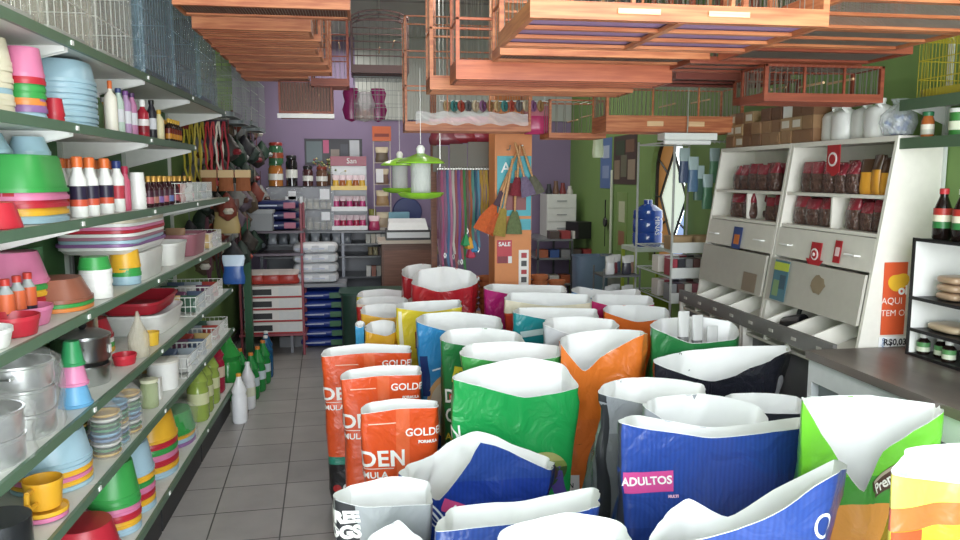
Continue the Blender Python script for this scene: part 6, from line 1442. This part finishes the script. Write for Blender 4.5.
# the blue ADULTOS sack
BLU = bands([(0, '14246a'), (.3, '233f90'), (.6, '2b4ba2')], rays='1c3278'); 
s = Sack('big blue sack with pink ADULTOS label', 2.0, .19, [(622, 424), (712, 438), (806, 428), (806, 422), (798, 418), (712, 428), (640, 416), (625, 418)], BLU, seed=29, wr=.012)
s.patch(.34, .82, .155, .062, 'd84a94', nu=18); s.text('ADULTOS', .33, .823, .034, bold=.001); s.text('MULTI', .58, .785, .011, 'e8b0d0')
s.patch(7.75, .5, .06, .95, '3c4048', nv=20)
BL2 = bands([(0, '14246a'), (.3, '1e3c9c'), (.6, '2b4a9c')], rays='16307a')
s = Sack('crumpled blue sack with white round emblem and pink label, left of the big blue one', 2.4, .26, [(397, 474), (440, 500), (549, 470), (555, 464), (546, 457), (477, 432), (432, 454), (408, 466)], BL2, seed=30, wr=.02, extra=[(.45, 415, 486, 0), (1.3, 470, 462, 0), (1.5, 480, 442, 0), (1.7, 512, 452, 0)])
for w_, h_, c_, o_ in ((.075, .09, 'e8ecf0', .0016), (.058, .072, '24408c', .003), (.03, .05, 'e8ecf0', .0044), (.012, .03, '24408c', .0056)): s.patch(.78, .87, w_, h_, c_, oval=True, off=o_, rot=.4)
s.patch(1.12, .86, .1, .05, 'd84a84', rot=-.5); s.text('AL', 1.12, .86, .032, rot=-.5)
s = Sack('blue sack with white lining along the front edge, nearest beside the crumpled one', 1.82, .22, [(438, 532), (510, 524), (600, 508), (602, 496), (592, 488), (525, 500), (452, 508), (440, 518)], BL2, seed=32, wr=.015)
s = Sack('white lined sack cut by the bottom edge of the photo', 1.3, .25, [(494, 566), (565, 580), (640, 566), (634, 540), (618, 522), (562, 513), (508, 528), (495, 546)], bands([(0, 'd8d8d8'), (.5, 'e8e8ea')]), seed=33, bulge=.0)
s = Sack('blue sack with raised right corner and white lining, right of the bottom middle', 1.5, .19, [(652, 548), (745, 528), (838, 474), (846, 468), (836, 460), (775, 490), (688, 499), (660, 524)], BL2, seed=34, extra=[(5.5, 728, 517, 1)], wr=.012)
s.patch(1.93, .87, .05, .06, 'e8ecf0', oval=True); s.patch(1.93, .87, .035, .045, '24408c', oval=True, off=.003)
# three dogs
s = Sack('black and silver sack with white block lettering by the aisle', 2.1, .2, [(335, 500), (366, 507), (431, 505), (432, 494), (428, 482), (392, 477), (350, 486), (335, 494)], bands([(0, '3a6a3c'), (.25, '8a8e92'), (.5, 'a4a8ac')]), seed=35, wr=.008)
s.patch(.35, .52, .1, .95, '2c2c30', nv=26); s.text('THREE', 7.93, .92, .048, bold=.003); s.text('DOGS', 7.98, .855, .05, bold=.003); s.text('al', .3, .79, .026)
s = Sack('silver sack with pointed white rim beside the black lettered one', 1.78, .18, [(362, 560), (400, 566), (440, 560), (432, 548), (414, 534), (398, 521), (374, 535), (362, 548)], SIL, seed=36, bulge=.0)
# lime green Premium
LIME = bands([(0, '8a3a1c'), (.45, 'c8502c'), (.62, 'e89a3c'), (.72, '3c9a2c'), (.8, '6ac82c')])
s = Sack('lime green and orange sack with brown Premium ribbon beside the counter', 1.8, .14, [(803, 402), (864, 492), (941, 414), (942, 409), (936, 404), (870, 396), (814, 397), (803, 399)], LIME, seed=37, extra=[(.55, 838, 462, 0), (1.4, 884, 452, 0)], wr=.012)
s.patch(1.5, .9, .17, .05, '5a3c30', rot=.45); s.patch(1.48, .925, .16, .009, 'b8a898', rot=.45, off=.003); s.text('Premium', 1.5, .898, .042, rot=.45, off=.005, bold=.001)
s.patch(1.2, .66, .2, .08, 'e8908c', rot=.5, oval=True); s.patch(1.2, .66, .16, .05, 'c83a3c', rot=.5, oval=True, off=.003); s.text('OR', 1.25, .6, .07, rot=.35, off=.0045)
# yellow
YB2 = bands([(0, 'c8341c'), (.3, 'f0d41c'), (.62, 'f4dc20'), (.88, 'e8682c'), (.93, 'f2e04a')], rough=.25)
s = Sack('yellow sack with red and orange printing at the right bottom corner', 1.34, .15, [(893, 474), (950, 484), (1010, 486), (1016, 468), (1000, 452), (960, 444), (908, 450), (897, 460)], YB2, seed=38, wr=.012)
s.patch(.35, .78, .075, .2, 'd8481c', nv=14, oval=False); s.text('ORI', .35, .78, .06, 'f4e8d0', rot=PI/2, off=.004)
# ================= CAMERA AND LIGHT =================
cam = bpy.data.cameras.new('camera'); co = bpy.data.objects.new('camera', cam); C.objects.link(co)
cam.sensor_width = 36; cam.lens = 36*FPX/960; cam.clip_start = .05; cam.clip_end = 60
co.matrix_world = Matrix.Translation((0, 0, EYE)) @ Matrix((RT, UP, -FW)).transposed().to_4x4()
bpy.context.scene.camera = co
w = bpy.data.worlds.new('sky'); bpy.context.scene.world = w; w.use_nodes = True
n = w.node_tree.nodes; l = w.node_tree.links; bg = n['Background']
tc = n.new('ShaderNodeTexCoord'); sp = n.new('ShaderNodeSeparateXYZ'); cr = n.new('ShaderNodeValToRGB')
l.new(tc.outputs['Generated'], sp.inputs[0]); l.new(sp.outputs['Z'], cr.inputs[0])
cr.color_ramp.elements[0].position = .0; cr.color_ramp.elements[0].color = (.75, .78, .8, 1)
cr.color_ramp.elements[1].position = .5; cr.color_ramp.elements[1].color = (.85, .92, 1, 1)
l.new(cr.outputs[0], bg.inputs[0]); bg.inputs[1].default_value = 10
# the shop front is open to the street; daylight comes in through it
def area(name, loc, rot, sx, sy, power, col=(1, 1, 1), portal=False):
    L = bpy.data.lights.new(name, 'AREA'); L.shape = 'RECTANGLE'; L.size = sx; L.size_y = sy; L.energy = power; L.color = col
    o = bpy.data.objects.new(name, L); C.objects.link(o); o.location = loc; o.rotation_euler = rot
    if portal: L.cycles.is_portal = True
    return o
area('doorway_daylight', ((XL+XR)/2, YF-.02, ZC/2), (PI/2, 0, 0), XR-XL, ZC, 10, portal=True)
for i, (x, y) in enumerate(((.45, 2.1), (.45, 5.2), (-.2, 7.1), (1.4, 6.6))):
    area('ceiling_fill', (x, y, ZC-.12), (0, 0, 0), .15, 1.2, (10, 12, 14, 7)[i], (1, .97, .92))  # added fill lights without fixtures, to brighten the room from above
area('window_daylight', (XR-.05, (WY0+WY1)/2, 1.4), (0, PI/2, 0), .6, .8, 1.5, (.9, .95, 1))
sc = bpy.context.scene
sc.view_settings.view_transform = 'Standard'; sc.view_settings.look = 'None'; sc.view_settings.gamma = 1; sc.view_settings.exposure = .22
sc.view_settings.use_curve_mapping = False
